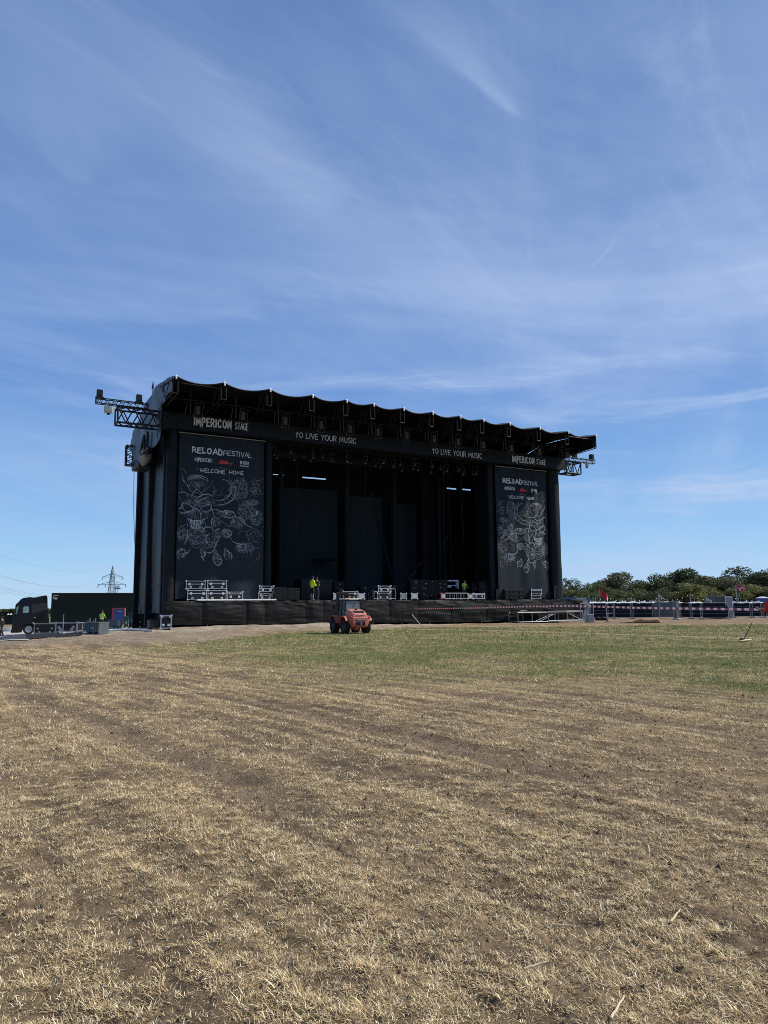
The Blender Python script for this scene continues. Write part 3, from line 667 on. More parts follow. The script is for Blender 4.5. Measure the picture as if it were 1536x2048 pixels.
# ------------------------------------------------------------ stroke lettering (print lying on the cloth)
GL = {
 'A': (.72, [[(0, 0), (.36, 1), (.72, 0)], [(.13, .33), (.59, .33)]]), 'B': (.62, [[(0, 0), (0, 1), (.42, 1), (.55, .86), (.5, .6), (.38, .52), (.04, .52)], [(.38, .52), (.58, .4), (.6, .16), (.45, 0), (.03, 0)]]),
 'C': (.66, [[(.62, .84), (.46, 1), (.2, .96), (.03, .72), (.02, .3), (.18, .04), (.44, 0), (.62, .16)]]), 'D': (.68, [[(0, 0), (0, 1), (.34, .98), (.6, .76), (.66, .46), (.5, .1), (.3, 0), (.03, 0)]]),
 'E': (.55, [[(.55, 1), (0, 1), (0, 0), (.55, 0)], [(.04, .52), (.45, .52)]]), 'F': (.54, [[(.54, 1), (0, 1), (0, 0)], [(.04, .5), (.44, .5)]]),
 'G': (.68, [[(.62, .84), (.46, 1), (.2, .96), (.03, .72), (.02, .3), (.18, .04), (.46, 0), (.64, .14), (.64, .46), (.38, .46)]]), 'H': (.64, [[(0, 0), (0, 1)], [(.64, 0), (.64, 1)], [(.04, .5), (.6, .5)]]),
 'I': (.08, [[(.04, 0), (.04, 1)]]), 'i': (.08, [[(.04, 0), (.04, .68)], [(.04, .80), (.04, .98)]]), 'K': (.6, [[(0, 0), (0, 1)], [(.56, 1), (.05, .46), (.6, 0)]]), 'L': (.5, [[(0, 1), (0, 0), (.5, 0)]]),
 'M': (.82, [[(0, 0), (.06, 1), (.41, .3), (.76, 1), (.82, 0)]]), 'N': (.64, [[(0, 0), (0, 1), (.64, 0), (.64, 1)]]), 'O': (.76, [[(.40, 1), (.14, .88), (.0, .5), (.14, .12), (.38, 0), (.62, .12), (.76, .5), (.62, .88), (.40, 1)]]),
 'P': (.6, [[(0, 0), (0, 1), (.4, 1), (.58, .84), (.54, .56), (.38, .44), (.04, .44)]]), 'R': (.62, [[(0, 0), (0, 1), (.4, 1), (.57, .84), (.52, .58), (.36, .48), (.04, .48)], [(.3, .48), (.62, 0)]]),
 'S': (.58, [[(.54, .88), (.34, 1), (.08, .9), (.04, .68), (.2, .54), (.44, .44), (.56, .26), (.46, .06), (.22, 0), (.0, .14)]]), 'T': (.62, [[(0, 1), (.62, 1)], [(.31, .96), (.31, 0)]]),
 't': (.5, [[(0, .72), (.5, .76)], [(.25, 1), (.25, 0)]]), 'U': (.64, [[(0, 1), (.02, .24), (.18, .02), (.44, .02), (.62, .24), (.64, 1)]]), 'V': (.66, [[(0, 1), (.33, 0), (.66, 1)]]),
 'W': (.95, [[(0, 1), (.25, 0), (.47, .7), (.7, 0), (.95, 1)]]), 'Y': (.64, [[(0, 1), (.32, .5), (.64, 1)], [(.32, .48), (.32, 0)]]), '!': (.12, [[(.08, 1), (.05, .3)], [(.04, .12), (.04, 0)]]),
}
class Strokes:
    def __init__(s, surf): s.mb = MB(); s.surf = surf; s.k = 0
    def line(s, pts, w, taper=False):
        P = [Vector((p[0], p[1])) for p in pts]; Q = [P[0]]
        for a, b in zip(P, P[1:]):
            n = max(1, int((b - a).length / .16))
            for j in range(1, n + 1): Q.append(a.lerp(b, j / n))
        Q = [q for i, q in enumerate(Q) if i == 0 or (q - Q[i - 1]).length > 1e-4]
        if len(Q) < 2: return
        Q[0] = Q[0] - (Q[1] - Q[0]).normalized() * w * .35; Q[-1] = Q[-1] + (Q[-1] - Q[-2]).normalized() * w * .35
        s.k += 1; off = .012 + .0011 * (s.k % 23); vs = []; N = len(Q)
        for i, q in enumerate(Q):
            d0 = (q - Q[i - 1]).normalized() if i else (Q[1] - q).normalized(); d1 = (Q[i + 1] - q).normalized() if i < N - 1 else d0
            n0 = Vector((-d0.y, d0.x)); n1 = Vector((-d1.y, d1.x)); m = n0 + n1
            if m.length < .35: m = n0
            m.normalize(); L = w / 2 / max(.5, m.dot(n0))
            if taper: L *= max(.25, math.sin(math.pi * (.12 + .76 * i / (N - 1))))
            for sg in (1, -1):
                r = q + m * (L * sg); vs.append((r.x, s.surf(r.x, r.y) - off, r.y))
        s.mb.add(vs, [(2 * i, 2 * i + 1, 2 * i + 3, 2 * i + 2) for i in range(N - 1)])
    def poly(s, pts, off=.009):
        s.mb.add([(x, s.surf(x, z) - off, z) for x, z in pts], [tuple(range(len(pts)))])
    def text(s, txt, x0, x1, z, h, w, gap=.2, jit=0.0, space=.45, drip=0.0, rnd=None):
        tot = sum((space if c == ' ' else GL[c][0] + gap) for c in txt) - gap; sx = (x1 - x0 - w) / tot; x = x0 + w / 2
        rnd = rnd or random.Random(5)
        for c in txt:
            if c == ' ': x += space * sx; continue
            wd, st = GL[c]
            for pl in st:
                s.line([(x + u * sx + rnd.uniform(-jit, jit) * h, z + w / 2 + v * (h - w) + rnd.uniform(-jit, jit) * h) for u, v in pl], w)
            if drip and c in 'MPRN': s.line([(x + (wd * sx if c != 'P' else 0), z + .1 * h), (x + (wd * sx if c != 'P' else 0) + w * .18, z - drip * h)], w * .6, True)
            x += (wd + gap) * sx
FSURF = lambda x, z: -1.20
for args, kw in ((('IMPERiCON', -15.50, -12.95, 13.17, .60, .10), dict(gap=.42, drip=.16)), (('STAGE', -12.72, -11.78, 13.21, .50, .055), dict(gap=.26)),
                 (('tO LIVE YOUR MUSIC', -8.36, -3.60, 13.10, .44, .055), dict(gap=.24, jit=.035, space=.5)), (('tO LIVE YOUR MUSIC', 3.00, 7.78, 13.04, .44, .055), dict(gap=.24, jit=.035, space=.5, rnd=random.Random(9))),
                 (('IMPERiCON', 10.83, 13.22, 13.05, .58, .095), dict(gap=.42, drip=.16)), (('STAGE', 13.44, 14.47, 13.08, .48, .055), dict(gap=.26))):
    fl = Strokes(FSURF); fl.text(*args, **kw); tag(fl.mb.build('lettering', M_FASC, fas, fix=False), kind='stuff')

# ------------------------------------------------------------ the two banners
ART = r"""
h250 520 262 580 310 640 340 705
h300 555 340 525 410 512 480 525 530 555 540 590
h305 575 350 545 410 530 470 545 525 575
310 580 330 640 350 690 380 715
540 590 520 650 490 700 460 720
600 560 580 610 540 660 500 710
385 565 410 540 440 565
345 610 375 590 410 610 445 590 480 610
360 640 385 620 415 640 445 620 470 640
375 665 415 645 450 665
h350 740 415 675 470 735 415 765 350 740
380 740 415 705 450 740
h210 715 260 705 310 730 350 760 400 810
h290 740 320 775
h440 765 480 735 540 730 600 755
h430 815 480 785 545 760
h395 850 413 800 430 850
230 640 250 700
210 740 235 810
h250 840 275 825 320 850 370 890 350 920 290 925 260 890 250 840
h450 885 500 860 550 848 575 870 565 910 520 930 470 915 450 885
h210 895 240 880 245 835
h215 930 250 945 300 940 355 935
h580 850 580 900 600 940 595 965
350 870 380 885 413 860 450 880
h365 965 385 905 410 895 440 915 458 965 455 1010
370 965 372 1010
400 930 395 1000
425 930 430 1000
h305 1005 350 1025 410 1030 470 1025 508 1005
h330 1060 370 1070 410 1074 450 1070 492 1050
h308 1010 330 1060
h505 1008 490 1055
h330 1075 350 1105 400 1120 450 1112 480 1088
w335 1018 342 1056
w352 1024 358 1064
w370 1027 374 1068
w388 1028 390 1072
w406 1030 407 1074
w424 1030 424 1072
w442 1028 440 1070
w460 1026 456 1066
w478 1020 472 1058
w350 1080 356 1100
w370 1085 375 1110
w392 1085 394 1116
w412 1085 412 1118
w432 1085 430 1114
w452 1082 448 1108
300 1040 310 1110
520 1040 505 1110
h705 560 760 575 790 610 802 650 795 720 740 780 690 798 620 800
h780 555 815 600 845 650 847 720 820 790 740 840 680 850 610 855
800 650 845 660
800 690 846 700
790 720 840 745
775 750 825 780
750 775 795 815
715 790 745 838
680 798 690 850
h590 910 640 902 690 930 760 915 830 935 850 975 810 992 740 990 660 950
640 905 660 950
660 990 720 1050 790 1100 812 1060 800 1030
h820 985 832 1040 805 1052
h600 990 575 1040 590 1110
620 985 600 1050 610 1110
h850 985 920 1010 980 1080 1040 1105
855 1000 915 1030 965 1095
880 1090 885 1060 900 1100 915 1060 930 1105
300 1130 350 1200 410 1230 470 1195 510 1130
305 1170 350 1240 410 1270 470 1235 510 1170
310 1210 355 1280 410 1310 465 1275 505 1210
320 1255 360 1315 410 1345 460 1310 500 1255
340 1110 410 1150 480 1105
200 1150 240 1100 300 1070
h300 1130 302 1230 265 1300
190 1200 215 1170 250 1150
h430 1140 470 1160 500 1110 560 1105 610 1140
h515 1240 525 1200 560 1180
h515 1250 522 1275 545 1300
h620 1160 640 1130 680 1118
620 1165 635 1205 660 1215 655 1180 690 1160
h700 1160 725 1130 790 1150 805 1190 760 1215 720 1195 700 1160
h730 1165 770 1170 780 1195
720 1215 760 1225 790 1205
h690 1190 650 1260 620 1320 605 1370 560 1395 520 1390
h790 1205 830 1270 900 1295 980 1300
h190 1390 240 1350 290 1375
h190 1440 230 1480
h340 1350 310 1395 270 1400 250 1440 275 1445
215 1400 240 1420
h450 1340 490 1390 515 1400 500 1430 480 1440 490 1490
455 1360 462 1420 488 1485
h630 1360 605 1430 612 1500 650 1540 690 1512 692 1460 650 1410 630 1360
h630 1395 640 1460 688 1470
h735 1340 770 1380 812 1420 805 1480
h735 1350 725 1420 750 1470
760 1420 790 1465
880 1240 885 1180 920 1150 990 1160 985 1200 960 1190
990 1150 1060 1125 1130 1170 1172 1245
980 1200 1010 1260 1000 1330
1040 1290 1080 1270 1125 1292
h850 1320 880 1335 920 1300 970 1300 965 1345 905 1370 880 1335
h890 1330 905 1345 925 1325
990 1330 960 1390 930 1460
1000 1340 990 1400 985 1455
1020 1350 1040 1395 1020 1440
1010 1310 1080 1355 1130 1330
1090 1400 1130 1410 1120 1450 1075 1490
1100 1440 1085 1470
880 920 930 840 1000 800 1080 800 1132 840
900 940 940 870 1000 830 1070 825
920 960 960 900 1010 860
1040 900 1070 890 1090 940 1130 930
1050 1000 1040 1060 1090 1080 1130 1040 1140 1000
1120 960 1168 940
1165 1080 1175 1120
1030 600 1060 570 1120 580 1180 545
940 520 960 570 990 590
1030 660 1090 660 1085 700 1030 700 1030 660
1030 740 1080 740 1090 700
1020 730 1025 772
1050 735 1052 770
1130 700 1150 732 1170 715
1105 610 1115 650
600 640 620 690 600 740 640 735
215 430 270 460 290 500
400 470 420 440 445 450
620 440 700 430 780 455
560 470 600 445
820 800 860 780 900 830
830 560 880 590 900 640
"""
def banner(x0, x1, ztop, zbot, mirrored, label, seed):
    root = thing('stage_banner', label, 'banner', S((x0 + x1) / 2, -.45, zbot), PHI, 'printed banners on the stage towers')
    cx = (x0 + x1) / 2; Wd = x1 - x0; H = ztop - zbot
    gx = np.linspace(-.1, 1.1, 80); gz_ = np.linspace(-.1, 1.1, 80)
    def surf(x, z):                              # gentle vertical folds, gathered at the top
        u = (x + Wd / 2) / Wd; v = z / H
        f = .016 * math.sin(u * 23 + 2 * v + seed) * (.4 + v) + .012 * math.sin(u * 41 + seed * 2 - v * 3) * v ** 3 * 2 + .02 * math.sin(u * 9 + v * 4 + seed)
        return f * (1.9 if not mirrored else 2.4)
    cloth = MB().grid(lambda u, v: (-Wd / 2 + Wd * u, surf(-Wd / 2 + Wd * u, v * H), v * H), 110, 40).build('cloth', M_BAN, root)
    # photo of the left banner: pixel rows of the enlarged view mapped to the cloth
    LX0, LX1 = -16.2, -10.35
    def loc(zx, zy):
        p = on_y(320 + zx / 5.6875, 860 + zy / 5.6875, -.4)
        u = (p.x - LX0) / (LX1 - LX0); return u, p.z - 2.2
    def P(zx, zy, mir=False):
        u, z = loc(zx, zy)
        if mir: u = 1 - u
        return (-Wd / 2 + u * Wd, z + (2.2 - zbot) - (.12 if mirrored else 0))
    b = Strokes(surf); g = Strokes(surf)
    def tx(S_, txt, ax, ay, bx, by, htop, w, **k):
        a = P(ax, ay); c = P(bx, by); t = P(ax, htop); S_ = Strokes(surf); S_.text(txt, a[0], c[0], (a[1] + c[1]) / 2, t[1] - a[1], w, **k); tag(S_.mb.build('lettering', M_CHALK, cloth, fix=False), kind='stuff')
    tx(b, 'RELOAD', 360, 262, 716, 290, 190, .082, gap=.26, jit=.05, rnd=random.Random(3))
    tx(b, 'FESTIVAL', 724, 296, 1042, 322, 232, .042, gap=.17, jit=.05, rnd=random.Random(4))
    tx(b, 'IMPERiCON', 392, 352, 592, 376, 306, .038, gap=.42, drip=.16)
    tx(b, 'BOB!', 905, 392, 1008, 400, 354, .042, gap=.35)
    p0, p1 = P(903, 404), P(1008, 412); b.poly([(p0[0], p0[1] - .07), (p1[0], p0[1] - .07), (p1[0], p0[1]), (p0[0], p0[1])], .02)
    tx(b, 'WELCOME', 450, 482, 740, 502, 434, .036, gap=.22, jit=.04, rnd=random.Random(6))
    tx(b, 'HOME', 782, 503, 944, 516, 460, .036, gap=.22, jit=.04, rnd=random.Random(7))
    r_ = Strokes(surf)
    bow = [(660, 388), (690, 342), (748, 352), (838, 348), (806, 404), (752, 390)]
    q = [P(*p) for p in bow]; r_.poly(q, .012); r_.mb.build('red_logo', M_REDP, cloth, fix=False)
    a, c = P(694, 372), P(812, 376)
    g.line([(a[0] + (c[0] - a[0]) * k / 14, a[1] + .022 * (-1) ** k) for k in range(15)], .02)
    fine = Strokes(surf); rr = random.Random(seed + 50)
    for ln in ART.strip().splitlines():
        k = ln[0] if ln[0] in 'hw' else ''; n = [float(t) for t in ln.lstrip('hw').split()]
        pts = [P(n[i], n[i + 1], mirrored) for i in range(0, len(n), 2)]
        if len(pts) > 2:                         # round the line off
            out = []
            for i in range(len(pts) - 1):
                p0 = pts[max(i - 1, 0)]; p1 = pts[i]; p2 = pts[i + 1]; p3 = pts[min(i + 2, len(pts) - 1)]
                for j in range(4):
                    t = j / 4
                    out.append(tuple(.5 * (2 * p1[d] + (p2[d] - p0[d]) * t + (2 * p0[d] - 5 * p1[d] + 4 * p2[d] - p3[d]) * t * t + (3 * p1[d] - p0[d] - 3 * p2[d] + p3[d]) * t ** 3) for d in (0, 1)))
            out.append(pts[-1]); pts = out
        (b if k else g).line(pts, {'h': .027, 'w': .044, '': .022}[k], taper=k != 'w')
        if k == 'h': g.line([(x + rr.uniform(-.03, .03) + .03, z - .035 + rr.uniform(-.02, .02)) for x, z in pts], .028, True)
    for (cx_, cy_, rx, ry, n, ang, ln_) in ((415, 600, 90, 70, 30, 1.2, 22), (415, 830, 170, 50, 46, .5, 26), (410, 970, 160, 70, 36, 1.4, 24), (410, 1200, 130, 110, 60, .6, 26),
                                          (740, 950, 100, 40, 36, .1, 20), (640, 1040, 60, 60, 24, 1.2, 26), (760, 1170, 60, 50, 36, .7, 22), (900, 680, 100, 130, 60, 1.0, 44),
                                          (970, 930, 90, 120, 56, 1.1, 38), (1090, 1000, 70, 90, 40, .6, 26), (880, 1060, 90, 60, 30, 1.5, 34), (560, 1290, 90, 60, 30, .5, 26),
                                          (240, 1180, 50, 90, 26, .9, 30), (960, 1340, 110, 60, 50, .8, 24), (640, 1470, 50, 60, 18, 1.3, 26), (240, 1410, 60, 50, 22, .5, 22),
                                          (700, 700, 120, 60, 10, .4, 26), (1080, 680, 60, 90, 26, .9, 22), (490, 1400, 40, 70, 14, 1.2, 22), (770, 1420, 40, 50, 14, 1.1, 20),
                                          (640, 1190, 60, 60, 22, .9, 20), (1050, 830, 70, 30, 26, .3, 26), (560, 820, 60, 40, 14, .3, 24), (1080, 1210, 80, 60, 14, 1.2, 22)):
        for i in range(int(n * 2.8)):
            ra = math.sqrt(rr.random()); th = rr.uniform(0, 6.283); x = cx_ + rx * ra * math.cos(th); y = cy_ + ry * ra * math.sin(th)
            if x > 1172 or x < 195: continue
            t = ang + rr.gauss(0, .55); L = ln_ * rr.uniform(.5, 1.2); dx, dy = math.cos(t) * L / 2, math.sin(t) * L / 2
            fine.line([P(x - dx, y - dy, mirrored), P(x + rr.uniform(-3, 3), y + rr.uniform(-3, 3), mirrored), P(x + dx, y + dy, mirrored)], .021, True)
    for (ex, ey) in ((755, 945), (1095, 945)):
        b.poly([(P(ex, ey, mirrored)[0] + .085 * math.cos(t * .785), P(ex, ey, mirrored)[1] + .12 * math.sin(t * .785)) for t in range(8)], .016)
    tag(b.mb.build('line_drawing', mat('chalk_line_print', (.44, .47, .50), .85, var=.3, scale=9, spec=.2), cloth, fix=False), kind='stuff'); tag(g.mb.build('soft_line_drawing', M_CHALK2, cloth, fix=False), kind='stuff')
    sh = fine.mb.build('drawing_shading', mat('faint_banner_print', (0.21, 0.235, 0.26), .85, var=.4, scale=9, spec=.2), cloth, fix=False); tag(sh, kind='stuff')
    return root
banner(-16.2, -10.35, 12.86, 1.95, False, 'left tower banner with the horned skull drawn on its left half', 1)
banner(9.62, 15.10, 12.70, 1.95, True, 'right tower banner with the horned skull drawn on its right half', 4)

# ------------------------------------------------------------ outrigger trusses with speakers and floodlights
def outrigger(side, label):
    s = side
    if s < 0: x_in, x_out, t_in, t_out, zc = -17.3, -20.2, -18.4, -21.5, 13.36
    else: x_in, x_out, t_in, t_out, zc = 16.85, 18.55, 17.0, 20.2, 13.18
    root = thing('outrigger_truss', label, 'truss', S(x_in, -.6, zc), PHI, 'outrigger trusses at the ends of the fascia')
    w = abs(x_out - x_in)
    truss(MB(), (0, -.05, 0), (s * w, -.05, 0), .98, .95, 3 if s < 0 else 2, .065, .042).build('main_truss', M_STEEL, root)
    a = t_in - x_in; b = t_out - x_in
    truss(MB(), (a, -.45, .72), (b, -.45, .72), .32, .32, 7 if s < 0 else 6, .03, .018).build('top_truss', M_STEEL, root)
    return root
outrigger(-1, 'lattice truss arm sticking out past the left end of the fascia'); outrigger(1, 'lattice truss arm sticking out past the right end of the fascia')
def small_speaker(X, label):
    z = 14.28 if X < 0 else 14.07
    r = thing('camera_housing', label, 'housing', S(X, -1.05, z), PHI, 'dark boxes standing on the outrigger trusses')
    MB().cbox(-.17, .17, -.16, .16, .06, .50, .025).build('housing', M_STEEL, r)
    MB().box(-.24, .24, -.18, .18, 0, .04).tube((0, 0, .04), (0, 0, .1), .08, 8).build('mount_plate', M_STEEL, r)
    MB().box(-.13, .13, -.172, -.162, .11, .45).build('front_panel', M_GRILLE, r)
small_speaker(-21.3, 'dark box at the outer tip of the left outrigger truss'); small_speaker(-18.95, 'dark box on the left outrigger truss close to the roof')
small_speaker(17.95, 'dark box on the right outrigger truss close to the roof'); small_speaker(19.95, 'dark box at the outer tip of the right outrigger truss')
def floodlight(X, label, tilt):
    r = thing('floodlight', label, 'floodlight', S(X, -1.05, 13.9), PHI + tilt, 'floodlights hung from the outrigger trusses'); r.scale = (.72,) * 3
    MB().cbox(-.36, .36, -.16, .16, -.72, -.14, .08).build('lamp_body', M_CREAM, r)
    MB().cbox(-.27, .27, -.19, -.165, -.64, -.22, .02).build('lamp_glass', mat('grey_lamp_glass', (.30, .31, .29), .15, spec=.7), r)
    y = MB(); y.tube((-.34, 0, -.3), (-.34, 0, .14), .018, 6); y.tube((.34, 0, -.3), (.34, 0, .14), .018, 6); y.tube((-.34, 0, .14), (.34, 0, .14), .018, 6); y.build('yoke', M_ALUD, r)
    MB().cbox(-.12, .12, -.1, .1, -.86, -.72, .03).build('ballast_box', M_STEEL, r)
floodlight(-20.75, 'cream floodlight hanging below the left outrigger truss', -.2); floodlight(19.35, 'cream floodlight hanging below the right outrigger truss', .9)
# the row of small spotlights behind the fascia
sp0 = None
for i in range(34):
    X = -9.0 + 18.0 * (i + .3 * math.sin(i * 5.1)) / 33; y = 1.2 + .7 * math.sin(i * 2.3); z = 12.55 + .15 * math.sin(i * 3.7)
    lab = 'small dark spotlight hanging in the row under the roof behind the fascia'
    if sp0 is None:
        sp0 = thing('spotlight', lab, 'spotlight', S(X, y, z), PHI + math.sin(i * 9), 'spotlights hanging in the stage opening')
        MB().lathe([(0, .2), (.10, .2), (.12, .05), (.14, -.2), (.13, -.22), (0, -.2)], (0, 0, -.12), n=12).build('lamp_can', M_STEEL, sp0)
        yk = MB(); yk.tube((-.17, 0, -.1), (-.17, 0, .25), .02, 5); yk.tube((.17, 0, -.1), (.17, 0, .25), .02, 5); yk.tube((-.17, 0, .25), (.17, 0, .25), .02, 5); yk.tube((0, 0, .25), (0, 0, .75), .02, 5); yk.build('yoke', M_RUST, sp0)
        MB().lathe([(0, 0), (.11, 0), (.11, -.01), (0, -.012)], (0, 0, -.335), n=12).build('lens', mat('pale_lens', (.35, .36, .38), .1, spec=.8), sp0)
    else: dup(sp0, S(X, y, z), PHI + math.sin(i * 9), lab)
truss(MB(), (-9.2, 1.3, 13.35), (9.2, 1.3, 13.35), .4, .4, 20, .03, .018).build('lighting_truss', M_STEEL, stage)

# ------------------------------------------------------------ flight cases and sound gear on the deck
def case_parts(root, w, d, h, lid=.35, face=None, edge=None, e=.035, lay='latch', caster=True, body=None):
    """a road case: laminate body, metal edging, ball corners, latches, handles, casters"""
    edge = edge or M_ALU; z0 = .10 if caster else 0.0
    MB().box(-w / 2, w / 2, 0, d, z0, h).build('body', body or M_CASE, root)
    g = MB(); o = .012
    for x in (-w / 2 - o, w / 2 - e + o):
        for y in (-o, d - e + o): g.box(x, x + e, y, y + e, z0 - o, h + o)
    for z in (z0 - o, h - e + o):
        for y in (-o, d - e + o): g.box(-w / 2 + e - o + .003, w / 2 - e + o - .003, y + .002, y + e - .002, z + .002, z + e - .002)
        for x in (-w / 2 - o, w / 2 - e + o): g.box(x + .002, x + e - .002, e - o + .003, d - e + o - .003, z + .002, z + e - .002)
    if lid: g.box(-w / 2 + e - o + .003, w / 2 - e + o - .003, -o - .004, .002, z0 + (h - z0) * (1 - lid) - e * .5, z0 + (h - z0) * (1 - lid) + e * .5)
    g.build('edging', edge, root)
    c = MB()
    for x in (-w / 2, w / 2):
        for z in (z0, h): c.cbox(x - .055 - o * (x > 0) * .2, x + .055, -o - .02, .05, z - .05, z + .05, .02)
    c.build('corner_balls', edge, root)
    zl = z0 + (h - z0) * (1 - lid) if lid else (z0 + h) / 2
    for sx in (-1, 1):
        if lay == 'latch':
            MB().cbox(sx * w * .33 - .075, sx * w * .33 + .075, -.03, .0, zl - .085, zl + .075, .012).build('latch', edge, root)
            MB().cbox(sx * w * .26 - .085, sx * w * .26 + .085, -.028, 0, z0 + .05, z0 + .18, .012).build('handle', M_ALUD, root)
        elif lay == 'dish':
            MB().cbox(sx * w * .27 - .08, sx * w * .27 + .08, -.03, 0, (z0 + zl) / 2 - .06, (z0 + zl) / 2 + .07, .015).build('handle', edge, root)
            MB().cbox(sx * w * .36 - .05, sx * w * .36 + .05, -.028, 0, h - .11, h - .04, .012).build('latch', edge, root)
    if face: MB().box(-w / 2 + .05, w / 2 - .05, -.018, -.004, z0 + .05, h - .05).build('front_panel', face, root)
    if caster:
        for sx in (-1, 1):
            for y in (.08, d - .08):
                MB().lathe([(0, -.02), (.045, -.02), (.045, .02), (0, .02)], (sx * (w / 2 - .09), y, .045), 'Y', 10).box(sx * (w / 2 - .09) - .03, sx * (w / 2 - .09) + .03, y - .03, y + .03, .085, .1).build('caster', M_RUB, root)
PXM = 1.0
def deck_case(px0, px1, yt, yb, label, y=-.62, d=.6, name='flight_case', cat='flight case', group='flight cases on the stage', base=None, **k):
    a = on_y(px0, yb, y); b = on_y(px1, yb, y); t = on_y((px0 + px1) / 2, yt, y); zb = DECK + .002 if base is None else base
    r = thing(name, label, cat, S((a.x + b.x) / 2, y, zb), PHI, group); case_parts(r, b.x - a.x, d, t.z - zb, **k); return t.z
zt = deck_case(375, 413, 1181, 1199, 'black road case at the lower left of the four stacked on the stage', y=-.6, lid=.32)
deck_case(372, 410, 1162, 1181, 'black road case at the upper left of the four stacked, slightly offset', y=-.55, base=zt + .012, lid=.4)
zt = deck_case(415.5, 452, 1181, 1198.5, 'black road case at the lower right of the four stacked on the stage', y=-.6, lid=.32)
deck_case(415, 452.5, 1161.5, 1181, 'black road case at the upper right of the four with a white rag on top', y=-.6, base=zt + .012, lid=.38)
q = on_y(442, 1161, -.4); rg = MB().grid(lambda u, v: ((u - .5) * .55, v * .5, .03 + .03 * nz(u * 3, v * 3, 301)), 10, 8).build('rag', M_WHITE, loc=S(q.x, -.5, on_y(434, 1161.5, -.6).z + .02), rot=PHI); tag(rg, 'crumpled white rag on the top right road case of the four', 'rag')
deck_case(454, 485, 1184, 1198.5, 'low black road case right beside the four stacked ones', y=-.6, lid=.25, lay='dish')
deck_case(477, 507, 1177, 1196, 'plain black box with grey edges behind the low road case', y=.5, lid=0, edge=M_ALUD, lay='')
zt = deck_case(517, 545.5, 1187, 1198.5, 'small road case under another one at the left inner post', y=-.6, lid=.3, edge=M_ALUD)
deck_case(519, 547, 1172, 1187, 'small bright edged road case standing on another at the left inner post', y=-.6, base=zt + .012, lid=.45, lay='dish')
def woofer(px0, px1, yt, label, y=-.75, cat='speaker', cols=2, rows=3, depth=.9):
    a = on_y(px0, 1200, y); b = on_y(px1, 1200, y); h = on_y(px0, yt, y).z - DECK; w = b.x - a.x
    r = thing('bass_speaker', label, cat, S((a.x + b.x) / 2, y, DECK + .002), PHI, 'black bass speakers on the stage')
    MB().cbox(-w / 2, w / 2, 0, depth, .06, h, .02).build('cabinet', M_CASE, r)
    for i in range(cols):
        for j in range(rows):
            cx = -w / 2 + w * (i + .5) / cols; cz = .08 + (h - .1) * (j + .5) / rows; q = min(w / cols, (h - .1) / rows) * .42
            MB().lathe([(q, 0), (q, -.025), (q * .82, -.028), (q * .7, -.005), (q * .3, .01), (0, -.004)], (cx, 0, cz), 'Y', 14).build('grille', M_GRILLE, r)
    b_ = MB()
    for i in range(cols + 1): x = -w / 2 + w * i / cols; b_.box(x - .015, x + .015, -.018, -.002, .07, h - .01)
    b_.build('grille_frame', M_STEEL, r)
    for x in (-w * .4, w * .4): MB().box(x - .06, x + .06, 0, .1, 0, .06).build('foot', M_RUB, r)
woofer(548.5, 573, 1175, 'black bass speaker stack with round grilles beside the left inner post'); woofer(575, 599, 1176, 'black bass speaker stack nearest the two people on the stage')
woofer(1010, 1047, 1179, 'row of dark bass speakers below the right banner', cols=4, rows=2); woofer(1108.5, 1122, 1172, 'tall dark speaker stack at the right end of the stage', cols=1, rows=4)
deck_case(603, 664, 1159, 1200, 'big matt black box on the stage behind the two people', y=.9, lid=0, edge=M_STEEL, lay='dish', d=1.4, name='equipment_box', cat='box')
deck_case(667, 680, 1187, 1198.5, 'small pale faced case at the left of the loader cab', face=M_CASEW, lid=0, lay='')
deck_case(686, 714.5, 1183, 1198.5, 'wide black road case above the loader cab roof', lid=.3)
deck_case(717, 729, 1187, 1198.5, 'small pale faced case at the right of the loader cab', face=M_CASEW, lid=0, lay='')
zt = deck_case(755, 780, 1186, 1199, 'lower road case of the bright edged pair at the middle of the stage', lid=0, lay='dish')
deck_case(756.5, 781.5, 1172, 1186, 'upper road case of the bright edged pair at the middle of the stage', base=zt + .012, lid=.45, lay='dish')
deck_case(801.5, 812.5, 1187, 1198.5, 'small grey faced patch case just right of the tall metal frame', face=mat('grey_patch_panel', (.22, .22, .22), .5, var=.7, scale=22), lid=0, lay='')
deck_case(823, 835, 1187, 1198, 'small pale faced case with two dark dials right of the stage centre', face=M_CASEW, lid=0, lay='')
deck_case(882, 891, 1187, 1198.5, 'small pale case with a red strip on its top', face=M_CASEW, lid=.3, edge=mat('red_strip', (.5, .1, .09), .5), lay='')
deck_case(936, 945, 1188, 1199, 'small scuffed pale case right of the low rail table', face=M_CASEW, lid=0, lay='')
deck_case(947.5, 969, 1187, 1199, 'wide bright edged road case in front of the tall dark rack', lid=.22, e=.05, lay='dish')
zt = deck_case(1062.5, 1081.5, 1190.5, 1200, 'low road case under the open one below the right banner', lid=0, lay='')
deck_case(1063, 1083, 1179, 1190.5, 'open topped road case standing on a low one below the right banner', base=zt + .012, lid=.2, lay='')
deck_case(993, 1009, 1179, 1200, 'plain black speaker box at the right inner post', y=-.5, lid=0, edge=M_STEEL, lay='', name='equipment_box', cat='box')
deck_case(1088, 1108, 1172, 1200, 'tall plain black box near the right outer post', y=-.4, lid=0, edge=M_STEEL, lay='', name='equipment_box', cat='box', d=.9)
